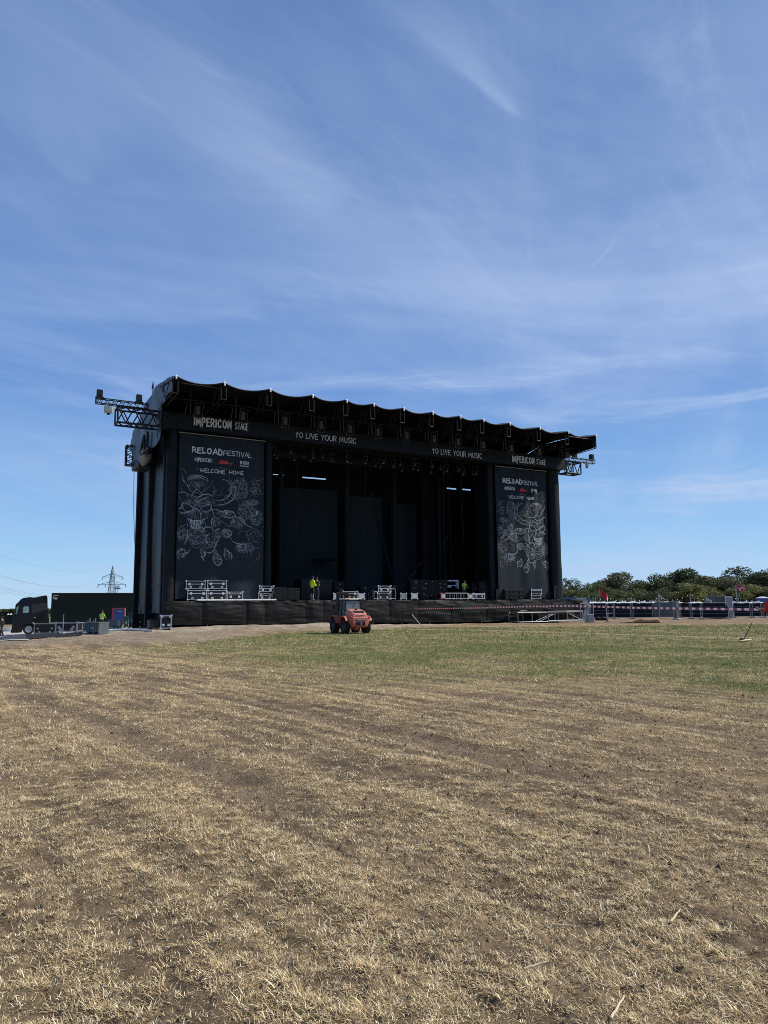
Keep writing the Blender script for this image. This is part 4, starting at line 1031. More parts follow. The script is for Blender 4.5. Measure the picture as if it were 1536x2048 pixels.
def tube_frame(px0, px1, yt, label, bars, y=-.6, d=.8, name='metal_frame'):
    a = on_y(px0, 1199, y); b = on_y(px1, 1199, y); h = on_y(px0, yt, y).z - DECK; w = b.x - a.x
    r = thing(name, label, 'frame', S((a.x + b.x) / 2, y, DECK), PHI)
    for x in [-w / 2 + w * k / bars for k in range(bars + 1)]:
        m_ = MB()
        for yy in (0, d): m_.tube((x, yy, 0), (x, yy, h), .022, 6)
        m_.tube((x, 0, h), (x, d, h), .02, 6); m_.build('upright', M_ALUD, r)
    for yy in (0, d): MB().tube((-w / 2, yy, h), (w / 2, yy, h), .03, 6).tube((-w / 2, yy, .12), (w / 2, yy, .12), .02, 6).build('rail', M_ALUD, r)
tube_frame(748, 756, 1184, 'low metal frame left of the bright edged case pair', 1); tube_frame(782, 790.5, 1178, 'tall metal frame right of the bright edged case pair', 1)
tube_frame(891, 935, 1186.5, 'long low table of metal rails in front of the person in green', 6)
def rack(px0, px1, yt, label, y=.2, rows=3, cols=2, d=.9, seed=1):
    rr = random.Random(seed); a = on_y(px0, 1199, y); b = on_y(px1, 1199, y); h = on_y(px0, yt, y).z - DECK; w = b.x - a.x
    r = thing('equipment_rack', label, 'rack', S((a.x + b.x) / 2, y, DECK + .002), PHI, 'dark racks full of gear on the stage')
    MB().box(-w / 2 + .04, w / 2 - .04, .05, d, .1, h - .03).build('body', M_CASE, r)
    f = MB()
    for k in range(cols + 1): x = -w / 2 + w * k / cols; f.box(x - .02, x + .02, 0, .04, .02, h)
    for k in range(rows + 1): z = .1 + (h - .12) * k / rows; f.box(-w / 2 + .02, w / 2 - .02, .004, .036, z - .015, z + .015)
    f.build('rack_frame', M_STEEL, r)
    for i in range(cols):
        for j in range(rows):
            x0 = -w / 2 + w * i / cols + .05; x1 = -w / 2 + w * (i + 1) / cols - .05; z0 = .12 + (h - .12) * j / rows; z1 = .08 + (h - .12) * (j + 1) / rows
            g = MB().box(x0, x1, .01, .045, z0 + .02, z1 - .02)
            u = g.build('amplifier', M_GRILLE, r); n = MB()
            for q in range(rr.choice((1, 2, 2, 3))):
                kx = rr.uniform(x0 + .05, x1 - .1); kz = rr.uniform(z0 + .08, z1 - .08); n.cbox(kx, kx + rr.uniform(.05, .14), -.01, .012, kz, kz + rr.uniform(.03, .08), .006)
            n.build('connector_panel', M_ALUD, u)
    for x in (-w * .4, w * .4): MB().lathe([(0, -.03), (.05, -.03), (.05, .03), (0, .03)], (x, .1, .05), 'Y', 10).build('caster', M_RUB, r)
rack(822, 858, 1159, 'tall dark rack behind the case with two dials', rows=3, cols=2, seed=3); rack(859, 895, 1160, 'tall dark rack below the bright gap in the rear cloth', y=.6, rows=3, cols=2, seed=4)
rack(960, 990, 1163, 'tall dark rack by the right inner post', rows=3, cols=2, seed=5); rack(945, 959, 1167, 'narrow dark rack left of the tall one at the right inner post', y=.7, rows=2, cols=1, seed=6)
rack(783, 800, 1170, 'dark rack behind the tall metal frame', y=1.2, rows=3, cols=1, seed=8); rack(722, 750, 1172, 'low dark rack behind the loader at the stage middle', y=1.6, rows=2, cols=2, seed=9)
rack(668, 690, 1163, 'dark rack behind the wide road case above the loader', y=2.2, rows=3, cols=1, seed=10)
# white panels added in place of daylight showing through the rear cloth
q = on_y(898, 1175, 3.0); q2 = on_y(917, 1160, 3.0)
t_ = thing('gap_panel_stand', 'white panel stand in place of a daylit gap, deep on the stage beside the person in green', 'stand', S((q.x + q2.x) / 2, 3.0, DECK), PHI)
w_ = q2.x - q.x; zt_ = q2.z - DECK; zb_ = q.z - DECK
M_BRIGHT = mat('bright_white_panel', (.88, .89, .90), .4, var=.04)
MB().box(-w_ / 2, w_ / 2 - .1, 0, .3, zt_ - .12, zt_).build('gap_top_panel', M_BRIGHT, t_)
MB().box(-w_ / 2 - .1, -w_ / 2 + .25, 0, .3, zb_, zb_ + .2).box(-w_ / 2 + .25, w_ / 2 - .25, 0, .3, zb_ + .12, zb_ + .2).build('gap_lower_panel', M_BRIGHT, t_)
MB().box(w_ / 2 - .09, w_ / 2, 0, .3, zb_ - .1, zt_).build('side_panel', M_BRIGHT, t_)
MB().tube((-w_ * .4, .15, 0), (-w_ * .4, .15, zb_), .04, 6).tube((w_ * .4, .15, 0), (w_ * .4, .15, zb_), .04, 6).build('leg', M_STEEL, t_)

# ------------------------------------------------------------ people
M_SKIN = mat('fair_skin', (.42, .24, .17), .6, var=.06); M_SKIN_D = mat('tanned_skin', (.30, .17, .12), .6, var=.06)  # two plain skin tones, the first one fairer
M_HIVIS = mat('yellow_hi_vis_cloth', (.68, .80, .015), .75, var=.06, scale=6, bump=.3, bscale=9); M_HIVG = mat('green_hi_vis_cloth', (.30, .62, .05), .75, var=.06, scale=6, bump=.3, bscale=9)
M_DCL = mat('black_cotton', (.012, .012, .014), .9, var=.2, bump=.3, bscale=9); M_DEN = mat('dark_denim', (.028, .036, .052), .9, var=.2, bump=.3, bscale=9)
M_CHARC = mat('charcoal_cotton', (.035, .032, .034), .9, var=.25, bump=.3, bscale=9)
M_REDC = mat('red_cotton', (.42, .035, .03), .85, var=.12, bump=.3, bscale=9); M_HAIR = mat('dark_hair', (.022, .016, .012), .7, var=.3); M_SHOE = mat('dark_shoe_leather', (.025, .022, .02), .6)
M_REFL = mat('silver_reflective_band', (.62, .63, .64), .35, .2)
def skin(name, chain, mat_, parent, sub=1):
    """chain: list of (parent index or -1, xyz, radius x, radius y); grown with a skin modifier"""
    me = bpy.data.meshes.new(name); me.from_pydata([c[1] for c in chain], [(c[0], i) for i, c in enumerate(chain) if c[0] >= 0], [])
    o = bpy.data.objects.new(name, me); COL.objects.link(o); o.parent = parent
    md = o.modifiers.new('skin', 'SKIN'); md.use_smooth_shade = True; md.branch_smoothing = .3
    sv = me.skin_vertices[0].data if me.skin_vertices else None
    if sv is None:
        bm = bmesh.new(); bm.from_mesh(me); bm.verts.layers.skin.verify(); bm.to_mesh(me); bm.free(); sv = me.skin_vertices[0].data
    for i, c in enumerate(chain): sv[i].radius = (c[2], c[3]); sv[i].use_root = c[0] < 0
    m2 = o.modifiers.new('sub', 'SUBSURF'); m2.levels = sub; m2.render_levels = sub
    me.materials.append(mat_); return o
def person(label, loc, rot, arms, legs=((.02, .0), (-.02, .0)), top=M_DCL, sleeve='short', bottom='trousers', bmat=M_DEN, cap=True, skin_m=M_SKIN, scale=1.0, head_yaw=0, vest=None, lean=0.0, group=None):
    """faces local +Y. arms: ((elbow, wrist) right, left) in metres relative to each shoulder"""
    r = thing('person', label, 'person', loc, rot, group); r.scale = (scale,) * 3
    L = lambda z: lean * max(0, z - .95)
    hip = (0, 0, .96); B = [(-1, hip, .15, .115)]; a = B.append
    a((0, (0, L(1.12), 1.12), .145, .105)); a((1, (0, L(1.28) + .01, 1.28), .165, .115)); a((2, (0, L(1.42), 1.42), .13, .095)); a((3, (0, L(1.50) + .01, 1.50), .058, .058)); a((4, (0, L(1.56) + .02, 1.555), .062, .07))
    hy = L(1.6) + .025
    a((5, (0, hy, 1.62), .078, .098)); a((6, (0, hy - .005, 1.70), .074, .09)); a((7, (0, hy - .01, 1.755), .04, .05))
    ck, sk_ = math.cos(head_yaw), math.sin(head_yaw)
    a((6, (-sk_ * .105, hy + ck * .105, 1.628), .014, .017))                 # nose
    for s in (-1, 1): a((6, (s * ck * .085, hy + s * sk_ * .085, 1.63), .012, .022))  # ears
    wr = []
    for s, (el, wri) in zip((1, -1), arms):
        sh = Vector((s * .185, L(1.42), 1.425)); n0 = len(B)
        a((3, tuple(sh), .058, .06)); e = sh + Vector((s * el[0], el[1], el[2])); w = sh + Vector((s * wri[0], wri[1], wri[2]))
        a((n0, tuple(sh.lerp(e, .5)), .050, .052)); a((n0 + 1, tuple(e), .041, .043)); a((n0 + 2, tuple(e.lerp(w, .4)), .039, .040)); a((n0 + 3, tuple(w), .026, .030))
        d = (w - e).normalized(); p = w + d * .075; a((n0 + 4, tuple(p), .034, .020)); pi = n0 + 5
        sd = d.cross(Vector((s, .2, .1))).normalized()
        for k, (off, ln) in enumerate(((-.030, .072), (-.010, .082), (.010, .077), (.029, .060))):
            f1 = p + sd * off + d * .025; a((pi, tuple(f1), .010, .010)); m1 = len(B) - 1; f2 = f1 + (d * .85 + Vector((-s * .25, .3, -.2)) * .5).normalized() * ln; a((m1, tuple(f2), .0085, .0085))
        th = w + d * .03 - sd * .036; a((n0 + 4, tuple(th), .011, .011)); a((len(B) - 1, tuple(th - sd * .02 + d * .04), .009, .009))
        wr.append((sh, e, w))
    lg = []; leg_ix = {}
    for s, (kf, af) in zip((1, -1), legs):
        n0 = len(B); leg_ix.update({n0 + k: k for k in range(6)}); h_ = (s * .095, 0, .90); k_ = (s * .105, kf + .02, .50); an = (s * .11, af - .02, .085)
        a((0, h_, .088, .095)); a((n0, (s * .10, kf * .5 + .01, .70), .074, .08)); a((n0 + 1, k_, .054, .058)); a((n0 + 2, (s * .108, (kf + af) / 2 - .02, .33), .052, .06)); a((n0 + 3, an, .034, .038)); a((n0 + 4, (s * .125, af + .12, .035), .036, .028))
        lg.append((h_, k_, an))
    nl_ = len(B); slim = []
    for i, b_ in enumerate(B):
        k = 1.0
        if i <= 3: k = .80
        elif i in leg_ix: k = .74 if (bottom == 'trousers' or leg_ix[i] < 3) and leg_ix[i] < 4 else 1.0
        slim.append((b_[0], b_[1], b_[2] * k, b_[3] * k))
    skin('body', slim, skin_m, r)
    # shirt
    m = vest or top; C = [(-1, (0, 0, .84), .185, .150), (0, (0, L(1.12), 1.10), .170, .135), (1, (0, L(1.28) + .01, 1.28), .182, .135), (2, (0, L(1.42), 1.43), .142, .108), (3, (0, L(1.49), 1.485), .07, .068)]
    for (sh, e, w), s in zip(wr, (1, -1)):
        n0 = len(C); C.append((3, tuple(sh), .070, .074))
        if sleeve == 'long': C += [(n0, tuple(sh.lerp(e, .5)), .064, .066), (n0 + 1, tuple(e), .056, .058), (n0 + 2, tuple(e.lerp(w, .5)), .052, .054), (n0 + 3, tuple(e.lerp(w, .94)), .044, .046)]
        else: C += [(n0, tuple(sh.lerp(e, .45)), .066, .068), (n0 + 1, tuple(sh.lerp(e, .8)), .062, .064)]
    skin('shirt', C, m, r)
    T = [(-1, (0, 0, 1.06), .150, .118), (0, (0, 0, .90), .172, .140)]
    for (h_, k_, an) in lg:
        n0 = len(T); k_, an = Vector(k_), Vector(an); T.append((1, (h_[0], h_[1], h_[2] - .08), .108, .118))
        if bottom == 'shorts': T += [(n0, tuple(Vector(h_).lerp(k_, .6)), .10, .104), (n0 + 1, tuple(Vector(h_).lerp(k_, 1.02)), .094, .096)]
        else: T += [(n0, tuple(Vector(h_).lerp(k_, .6)), .095, .10), (n0 + 1, tuple(k_), .080, .084), (n0 + 2, tuple(k_.lerp(an, .5)), .074, .078), (n0 + 3, tuple(an + Vector((0, 0, -.02))), .066, .072)]
    skin(bottom, T, bmat, r)
    for (h_, k_, an), s in zip(lg, (1, -1)):
        MB().grid(lambda u, v, an=an: (an[0] + .012 * s + .052 * math.cos(6.2832 * u) * math.sin(math.pi * (.03 + .94 * v)) ** .5, an[1] + .055 + .145 * -math.cos(math.pi * (.03 + .94 * v)), max(0, .045 + .05 * math.sin(6.2832 * u) * math.sin(math.pi * (.03 + .94 * v)) ** .5 * (1.2 - .6 * v))), 14, 12).build('shoe', M_SHOE, r)
    hc = Vector((0, hy - .005, 1.66))
    def dome(u, v, R_, z0):
        t = 2 * math.pi * u; p = v * math.pi / 2; return (hc.x + R_[0] * math.cos(t) * math.cos(p), hc.y + R_[1] * math.sin(t) * math.cos(p), hc.z + z0 + R_[2] * math.sin(p))
    if cap:
        c = MB().grid(lambda u, v: dome(u, v, (.098, .118, .125), .022), 18, 8)
        c.grid(lambda u, v: (math.sin((u - .5) * 2.2 - head_yaw) * (.085 + .085 * v), hc.y + math.cos((u - .5) * 2.2 - head_yaw) * (.10 + .09 * v), hc.z + .028 - .02 * v), 8, 4)
        c.build('cap', M_DCL, r)
    MB().grid(lambda u, v: (hc.x + .09 * math.cos(math.pi * u + math.pi) * (1 - .1 * v), hc.y - .01 + .108 * math.sin(math.pi * u + math.pi), hc.z + .035 - .11 * v), 14, 5).build('hair', M_HAIR, r)
    if not cap: MB().grid(lambda u, v: dome(u, v, (.092, .112, .115), .03), 18, 8).build('hair', M_HAIR, r)
    if vest or top in (M_HIVIS,):
        for z in (1.0,):
            MB().grid(lambda u, v: (.178 * math.cos(6.2832 * u), L(z) + .142 * math.sin(6.2832 * u), z + .05 * v), 20, 1).build('reflective_band', M_REFL, r)
    return r
DOWN = ((.03, .02, -.29), (.02, .12, -.53))
def deck_person(px, **k):
    q = on_y(px, 1200, -.55); return S(q.x, k.get('y', -.55), DECK)
person('person in a yellow hi-vis top, black shorts and cap at the stage edge', deck_person(624.5), PHI - 1.35, (((.03, .05, -.28), (-.06, .30, -.36)), ((.05, .0, -.29), (.02, .14, -.52))), top=M_HIVIS, sleeve='long', bottom='shorts', bmat=M_DCL, scale=.97)
person('person in dark shirt, jeans and cap standing beside the one in yellow', deck_person(633.5), PHI - 1.2 + .3, (((.05, -.02, -.28), (-.10, .20, -.34)), ((.06, -.03, -.28), (-.02, .22, -.42))), top=M_CHARC, bmat=M_DEN, scale=.93)
q = on_y(928.5, 1199, .9)
person('person in a green hi-vis top leaning on the rail table on the stage', S(q.x, .9, DECK), PHI + math.pi + .2, (((.16, .02, -.24), (.02, .22, -.34)), ((.16, .02, -.24), (.02, .22, -.34))), top=M_HIVG, cap=True, scale=.92, lean=.12)

# ------------------------------------------------------------ red rough-terrain loader
def loft(mb, secs, smooth=False):
    n = len(secs[0]); vs = [p for s_ in secs for p in s_]
    fs = [(i * n + k, i * n + (k + 1) % n, (i + 1) * n + (k + 1) % n, (i + 1) * n + k) for i in range(len(secs) - 1) for k in range(n)]
    fs += [tuple(range(n)), tuple(range((len(secs) - 1) * n, len(secs) * n))[::-1]]
    return mb.add(vs, fs, smooth)
def bevel(o, w=.03, seg=3):
    m = o.modifiers.new('bevel', 'BEVEL'); m.width = w; m.segments = seg; m.limit_method = 'ANGLE'; m.angle_limit = R(25)
    for p in o.data.polygons: p.use_smooth = True
    return o
M_RED = mat('dusty_red_paint', (.36, .098, .066), .62, var=.3, scale=3, bump=.05); M_REDD = mat('dusty_red_upper_paint', (.50, .185, .135), .68, var=.25, scale=4)
M_RIM = mat('dirty_dark_rim', (.06, .035, .03), .7, var=.3); M_TAIL = mat('tail_lamp_lens', (.30, .012, .015), .2, spec=.7); M_DUSTR = mat('dusty_roof_panel', (.52, .47, .40), .65, var=.12)
M_PANE = mat('hazy_cab_glass', (.10, .125, .125), .12, var=.25, scale=5, spec=.8)
def tyre_wheel(name, r, w, c, parent, lugs=18, rim=None, rimr=.55, axis='X'):
    mb = MB(); hw = w / 2
    mb.lathe([(r * rimr, -hw * .8), (r * .86, -hw), (r * .96, -hw * .85), (r * .975, 0), (r * .96, hw * .85), (r * .86, hw), (r * rimr, hw * .8)], c, axis, 28)
    for k in range(lugs):
        for sgn in (-1, 1):
            t = 2 * math.pi * (k + (.25 if sgn > 0 else -.0)) / lugs; t2 = t + .16
            def P(rad, tt, x): return (c[0] + x, c[1] + rad * math.cos(tt), c[2] + rad * math.sin(tt)) if axis == 'X' else (c[0] + rad * math.cos(tt), c[1] + x, c[2] + rad * math.sin(tt))
            x0, x1 = (.02, hw * .95) if sgn > 0 else (-hw * .95, -.02)
            tt0, tt1 = (t, t2 + .08) if sgn > 0 else (t2 + .08, t)
            q = [P(rd, a + da, x) for rd in (r * .95, r * 1.01) for (a, x) in ((tt0, x0), (tt1, x1)) for da in (-.05, .05)]
            mb.add(q, [(0, 1, 3, 2), (4, 6, 7, 5), (0, 4, 5, 1), (2, 3, 7, 6), (0, 2, 6, 4), (1, 5, 7, 3)])
    o = mb.build(name, M_RUB, parent)
    rm = MB().lathe([(0, -hw * .35), (r * .22, -hw * .5), (r * .3, -hw * .3), (r * .5, -hw * .4), (r * rimr, -hw * .75), (r * (rimr + .02), 0), (r * rimr, hw * .75), (r * .5, hw * .4), (r * .3, hw * .3), (r * .22, hw * .5), (0, hw * .35)], c, axis, 24)
    for k in range(8):
        a = k * math.pi / 4
        for sg in (-1, 1):
            u, v, wd = r * .38 * math.cos(a), r * .38 * math.sin(a), sg * hw * .38
            rm.tube((c[0] + wd - .02, c[1] + u, c[2] + v) if axis == 'X' else (c[0] + u, c[1] + wd - .02, c[2] + v), (c[0] + wd + .02, c[1] + u, c[2] + v) if axis == 'X' else (c[0] + u, c[1] + wd + .02, c[2] + v), .022, 6)
    rm.build('rim', rim or M_GALV, o)
    return o
def loader():
    p = hit(701, 1266.6)
    r = thing('rough_terrain_loader', 'dusty red compact forklift truck parked in front of the stage skirt', 'forklift', p, R(27)); r.scale = (.83, .83, .875)
    def sec(y, wl, zl, wm, zm, wh, zh): return [(-wl, y, zl), (-wm, y, zm), (-wh, y, zh), (wh, y, zh), (wm, y, zm), (wl, y, zl)]
    b = MB(); loft(b, [sec(-1.52, .36, .46, .50, .72, .50, .96), sec(-1.46, .48, .40, .63, .74, .60, 1.0), sec(-1.1, .54, .36, .70, .80, .64, 1.06), sec(-.75, .52, .40, .62, .86, .60, 1.06)])
    bevel(b.build('counterweight', M_RED, r), .05)
    h = MB(); loft(h, [sec(-1.44, .44, .98, .46, 1.06, .36, 1.14), sec(-1.30, .50, .98, .52, 1.14, .42, 1.26), sec(-.95, .54, .98, .56, 1.2, .45, 1.37), sec(-.42, .56, .98, .57, 1.25, .47, 1.44)])
    ho = bevel(h.build('engine_hood', M_REDD, r), .04)
    MB().add([(-.34, -1.372, 1.225), (.34, -1.372, 1.225), (.37, -1.12, 1.345), (-.37, -1.12, 1.345)], [(0, 1, 2, 3)]).build('hood_grille', M_STEEL, ho)
    MB().cbox(-.07, .07, -.9, -.76, 1.38, 1.46, .02).build('filler_cap', M_RUB, ho)
    st = Strokes(lambda x, z: -1.455 + (z - 1.0) * .35); st.text('MANITOU', -.24, .24, 1.02, .075, .014, gap=.2); tag(st.mb.build('lettering', M_STEEL, ho, fix=False), kind='stuff')
    MB().cbox(-.30, .30, -1.565, -1.50, .52, .72, .03).build('tow_recess', M_STEEL, r); MB().tube((0, -1.58, .54), (0, -1.58, .70), .03, 8).build('tow_pin', M_GALV, r)
    MB().box(-.26, .26, -1.545, -1.50, .80, .87).build('number_plate', M_ALUD, r)
    for s in (-1, 1):
        MB().cbox(s * .58 - .09, s * .58 + .09, -1.50, -1.40, .87, 1.0, .03).build('tail_lamp', M_TAIL, r)
        MB().lathe([(0, -.02), (.035, -.02), (.035, .02), (0, .02)], (s * .30, -1.53, .84), 'Y', 10).build('reflector', M_STEEL, r)
        MB().lathe([(0, -.02), (.035, -.02), (.035, .02), (0, .02)], (s * .34, -1.50, .46), 'Y', 10).build('reflector', M_STEEL, r)
        f = MB(); N = 10                                             # fenders over the rear and front wheels
        for (cy, rad, x0, x1, a0, a1) in ((-.78, .56, .52, .90, .15, 2.6), (.80, .60, .52, .92, .5, 2.9)):
            for k in range(N):
                t0 = a0 + (a1 - a0) * k / N; t1 = a0 + (a1 - a0) * (k + 1) / N
                q = [(s * x, cy + (rad + dr) * math.cos(t), .46 + (rad + dr) * math.sin(t)) for t in (t0, t1) for x in (x0, x1) for dr in (0, .035)]
                f.add(q, [(0, 1, 3, 2), (4, 6, 7, 5), (0, 4, 5, 1), (2, 3, 7, 6), (1, 5, 7, 3), (0, 2, 6, 4)])
        f.build('fender', M_RED, r)
        tyre_wheel('wheel', .42, .34, (s * .70, -.78, .42), r, rim=M_RIM); tyre_wheel('wheel', .47, .36, (s * .72, .82, .47), r, rim=M_RIM)
        MB().cbox(s * .55, s * .80, -.22, .22, .38, .46, .02).tube((s * .62, .0, .46), (s * .5, .0, .8), .03, 6).build('step', M_STEEL, r)
        c = MB(); c.tube((s * .56, -.42, 1.02), (s * .50, -.38, 2.0), .04, 8); c.tube((s * .58, .55, .95), (s * .50, .42, 2.0), .04, 8); c.tube((s * .53, -.39, 1.98), (s * .53, .45, 1.98), .04, 8); c.tube((s * .6, .1, .9), (s * .53, .1, 1.98), .03, 8)
        c.build('cab_post', M_STEEL, r)
        MB().add([(s * .56, -.38, 1.08), (s * .57, .5, 1.02), (s * .51, .40, 1.95), (s * .51, -.34, 1.95)], [(0, 1, 2, 3)]).build('side_window', M_PANE, r)
        m_ = MB(); m_.tube((s * .52, .5, 1.75), (s * .9, .62, 1.62), .02, 6); m_.cbox(s * .9 - .07, s * .9 + .07, .58, .64, 1.42, 1.72, .02); m_.build('mirror', M_STEEL, r)
        MB().box(s * .35 - .05, s * .35 + .05, 1.22, 1.36, .25, 2.42).box(s * .22 - .04, s * .22 + .04, 1.24, 1.34, .3, 2.30).build('mast_rail', M_STEEL, r)
    MB().add([(-.48, -.40, 1.44), (.48, -.40, 1.44), (.46, -.37, 1.92), (-.46, -.37, 1.92)], [(0, 1, 2, 3)]).build('rear_window', M_PANE, r)
    MB().add([(-.52, .47, 1.05), (.52, .47, 1.05), (.48, .42, 1.95), (-.48, .42, 1.95)], [(0, 1, 2, 3)]).build('windscreen', M_PANE, r)
    MB().cbox(-.55, .55, -.48, .56, 1.97, 2.08, .035).build('cab_roof', M_DUSTR, r)
    MB().lathe([(0, 0), (.05, 0), (.05, .10), (.03, .14), (0, .145)], (-.2, -.30, 2.08), n=12).build('beacon', mat('orange_beacon', (.65, .16, .06), .25), r)
    for s in (-1, 1): MB().cbox(s * .42 - .06, s * .42 + .06, -.56, -.48, 1.93, 2.03, .02).build('work_lamp', M_STEEL, r)
    MB().cbox(-.25, .25, -.2, .25, .9, 1.1, .05).cbox(-.25, .25, -.28, -.16, 1.1, 1.7, .05).cbox(-.12, .12, -.27, -.19, 1.7, 1.88, .04).build('seat', M_RUB, r)
    MB().cbox(-.55, .55, -.75, 1.15, .45, .95, .04).build('chassis', M_RED, r)
    MB().tube((-.62, -.78, .42), (.62, -.78, .42), .11, 10).tube((-.62, .82, .47), (.62, .82, .47), .11, 10).lathe([(0, -.2), (.2, -.16), (.22, 0), (.2, .16), (0, .2)], (0, -.78, .40), 'X', 14).tube((0, -.78, .44), (0, .82, .47), .06, 8).build('axle', M_REDD, r)
    k = MB(); k.cbox(-.42, .42, 1.2, 1.38, 2.30, 2.48, .02); k.cbox(-.45, .45, 1.3, 1.42, .3, .42, .02); k.cbox(-.42, .42, 1.2, 1.36, 1.2, 1.3, .02); k.tube((0, 1.28, .4), (0, 1.28, 2.1), .045, 8); k.cbox(-.16, .02, 1.2, 1.4, 2.46, 2.66, .03)
    k.build('mast_crosshead', M_STEEL, r)
    MB().box(-.5, .5, 1.40, 1.46, .25, .75).box(-.34, -.22, 1.45, 2.5, .22, .27).box(.22, .34, 1.45, 2.5, .22, .27).build('fork_carriage', M_STEEL, r)
loader()

# ------------------------------------------------------------ lorry at the left
TY = 71.0; PT = F / (TY * cp)                    # depth of the lorry and its scale
TF = TY - 1.24                                   # the lorry's near side
def tz(py, px=60): return atY(px, py, TF).z
def tX(px): return atY(px, 1240, TF).x
GZ = float(base_h(tX(60), TY)); GZ0 = tz(1267.5)
M_BLACKP = mat('black_lorry_paint', (.004, .004, .006), .3, var=.1, spec=.3); M_TRL = mat('dark_green_trailer_cloth', (.0045, .0090, .0098), .75, spec=.1, var=.15, scale=.7)
def lorry():
    th, kx = .42, .91; ox = tX(60); cd, sd_ = math.cos(th), math.sin(th)
    def base(xl): return (ox + xl * cd - 1.24 * sd_, TF + xl * sd_ + 1.24 * cd, GZ)
    r = thing('tractor_unit', 'black lorry cab facing left at the far left of the field', 'lorry', base(0), th)
    def Q(zx, zy): return ((tX(zx / 12.8) - ox) * kx, tz(1180 + zy / 12.8) - GZ0)
    out = [(305, 1055), (318, 930), (330, 760), (352, 600), (385, 385), (410, 335), (505, 215), (570, 178), (740, 155), (800, 168), (905, 162), (935, 148), (1140, 112), (1172, 122), (1188, 180), (1205, 420), (1228, 640), (1238, 850), (900, 860)]
    arch = [(745 + 165 * math.cos(t), 1005 + 165 * -math.sin(t)) for t in np.linspace(.55, math.pi - .05, 9)] + [(560, 1060)]
    poly = [Q(*p) for p in out + arch]
    cab = bevel(MB().prism(poly, 'Y', -1.22, 1.22).build('cab', M_BLACKP, r), .022, 2)
    fr = -1.226
    def pan(name, pts, m, y=fr, d=.02, par=r): return MB().prism([Q(*p) for p in pts], 'Y', y - d, y).build(name, m, par)
    M_SKYG = mat('pale_green_cab_glass', (.16, .27, .28), .1, var=.2, scale=2, spec=.9)
    dr = pan('door', [(450, 1000), (470, 600), (485, 400), (740, 370), (760, 600), (775, 830), (600, 850), (560, 1000)], M_BLACKP)
    pan('door_window', [(575, 560), (580, 430), (600, 398), (700, 392), (722, 410), (728, 540), (700, 556)], M_SKYG, fr - .022, .008, dr)
    pan('handle', [(860, 690), (880, 672), (915, 668), (905, 684), (870, 696)], M_ALU, fr - .002, .03)
    pan('mirror', [(515, 560), (512, 385), (525, 365), (560, 368), (566, 545), (550, 570)], M_STEEL, fr - .12, .22)
    pan('quarter_window', [(392, 585), (418, 410), (462, 385), (444, 560), (420, 590)], M_SKYG, fr - .002, .012)
    pan('side_fairing', [(790, 340), (1190, 300), (1200, 480), (800, 590)], mat('black_side_panel', (.012, .012, .015), .4), fr - .002, .015)
    MB().prism([Q(372, 400), Q(392, 335), Q(520, 232), Q(530, 255), Q(470, 330), Q(440, 375)], 'Y', -1.27, 1.27).build('sun_visor', M_STEEL, r)
    MB().prism([(x - .012, z) for x, z in [Q(352, 590), Q(386, 395), Q(392, 395), Q(358, 590)]], 'Y', -1.1, 1.1).build('windscreen', M_SKYG, r)
    for s in (-1, 1):
        MB().cbox(Q(318, 0)[0] - .03, Q(395, 0)[0], s * .95 - .2, s * .95 + .26, Q(0, 985)[1], Q(0, 935)[1], .03).build('headlight', M_CASEW, r)
    MB().cbox(Q(300, 0)[0], Q(520, 0)[0], -1.20, 1.20, Q(0, 1065)[1], Q(0, 985)[1], .05).build('bumper', M_STEEL, r)
    MB().prism([Q(*p) for p in ((830, 812), (870, 815), (935, 850), (925, 870), (890, 862))], 'Y', fr - .03, fr).build('mudguard_trim', M_WHITE, r)
    MB().box(Q(600, 0)[0], Q(2300, 0)[0], -.45, .45, .75, 1.05).build('chassis', M_STEEL, r)
    MB().cbox(Q(950, 0)[0], Q(1220, 0)[0], -1.18, -.5, .42, 1.0, .08).build('fuel_tank', M_ALUD, r)
    wx = Q(745, 0)[0]
    for s in (-1, 1): tyre_wheel('wheel', .50, .32, (wx, s * 1.02, .50), r, lugs=0, rim=M_GALV, rimr=.62, axis='Y')
    for s in (-1, 1): tyre_wheel('wheel', .50, .55, (wx + 3.75, s * .95, .50), r, lugs=0, rim=M_GALV, rimr=.62, axis='Y')
    g = MB()
    for z in (1.55, 1.68, 1.8): g.cbox(Q(1215, 0)[0], Q(1265, 0)[0], -.9, -.75, z, z + .08, .02)
    g.build('air_coupling', M_WHITE, r)
    t = thing('box_trailer', 'long dark green lorry trailer reaching behind the stage', 'trailer', base((tX(101) - ox) * kx), th)
    L = 13.6; zt_ = tz(1183.6, 100) - GZ0; zb_ = tz(1243.5, 100) - GZ0
    MB().cbox(0, L, -1.26, 1.26, zb_, zt_, .03).build('box', M_TRL, t)
    MB().box(-.01, L + .01, -1.275, -1.2, zb_ - .12, zb_ - .01).build('bottom_rail', M_GALV, t)
    MB().box(0, L, -1.272, -1.262, zt_ - .14, zt_ - .01).box(0, .07, -1.272, -1.262, zb_, zt_ - .15).build('edge_trim', M_STEEL, t)
    for k in range(3):
        for s in (-1, 1): tyre_wheel('wheel', .5, .4, (8.4 + 1.3 * k, s * 1.0, .5), t, lugs=0, rim=M_GALV, rimr=.6, axis='Y')
    MB().box(1.0, L - .3, -.5, .5, .8, zb_ - .13).build('chassis', M_STEEL, t)
    for s in (-1, 1): MB().box(2.6, 2.75, s * .9 - .07, s * .9 + .07, 0, zb_ - .13).build('landing_leg', M_GALV, t)
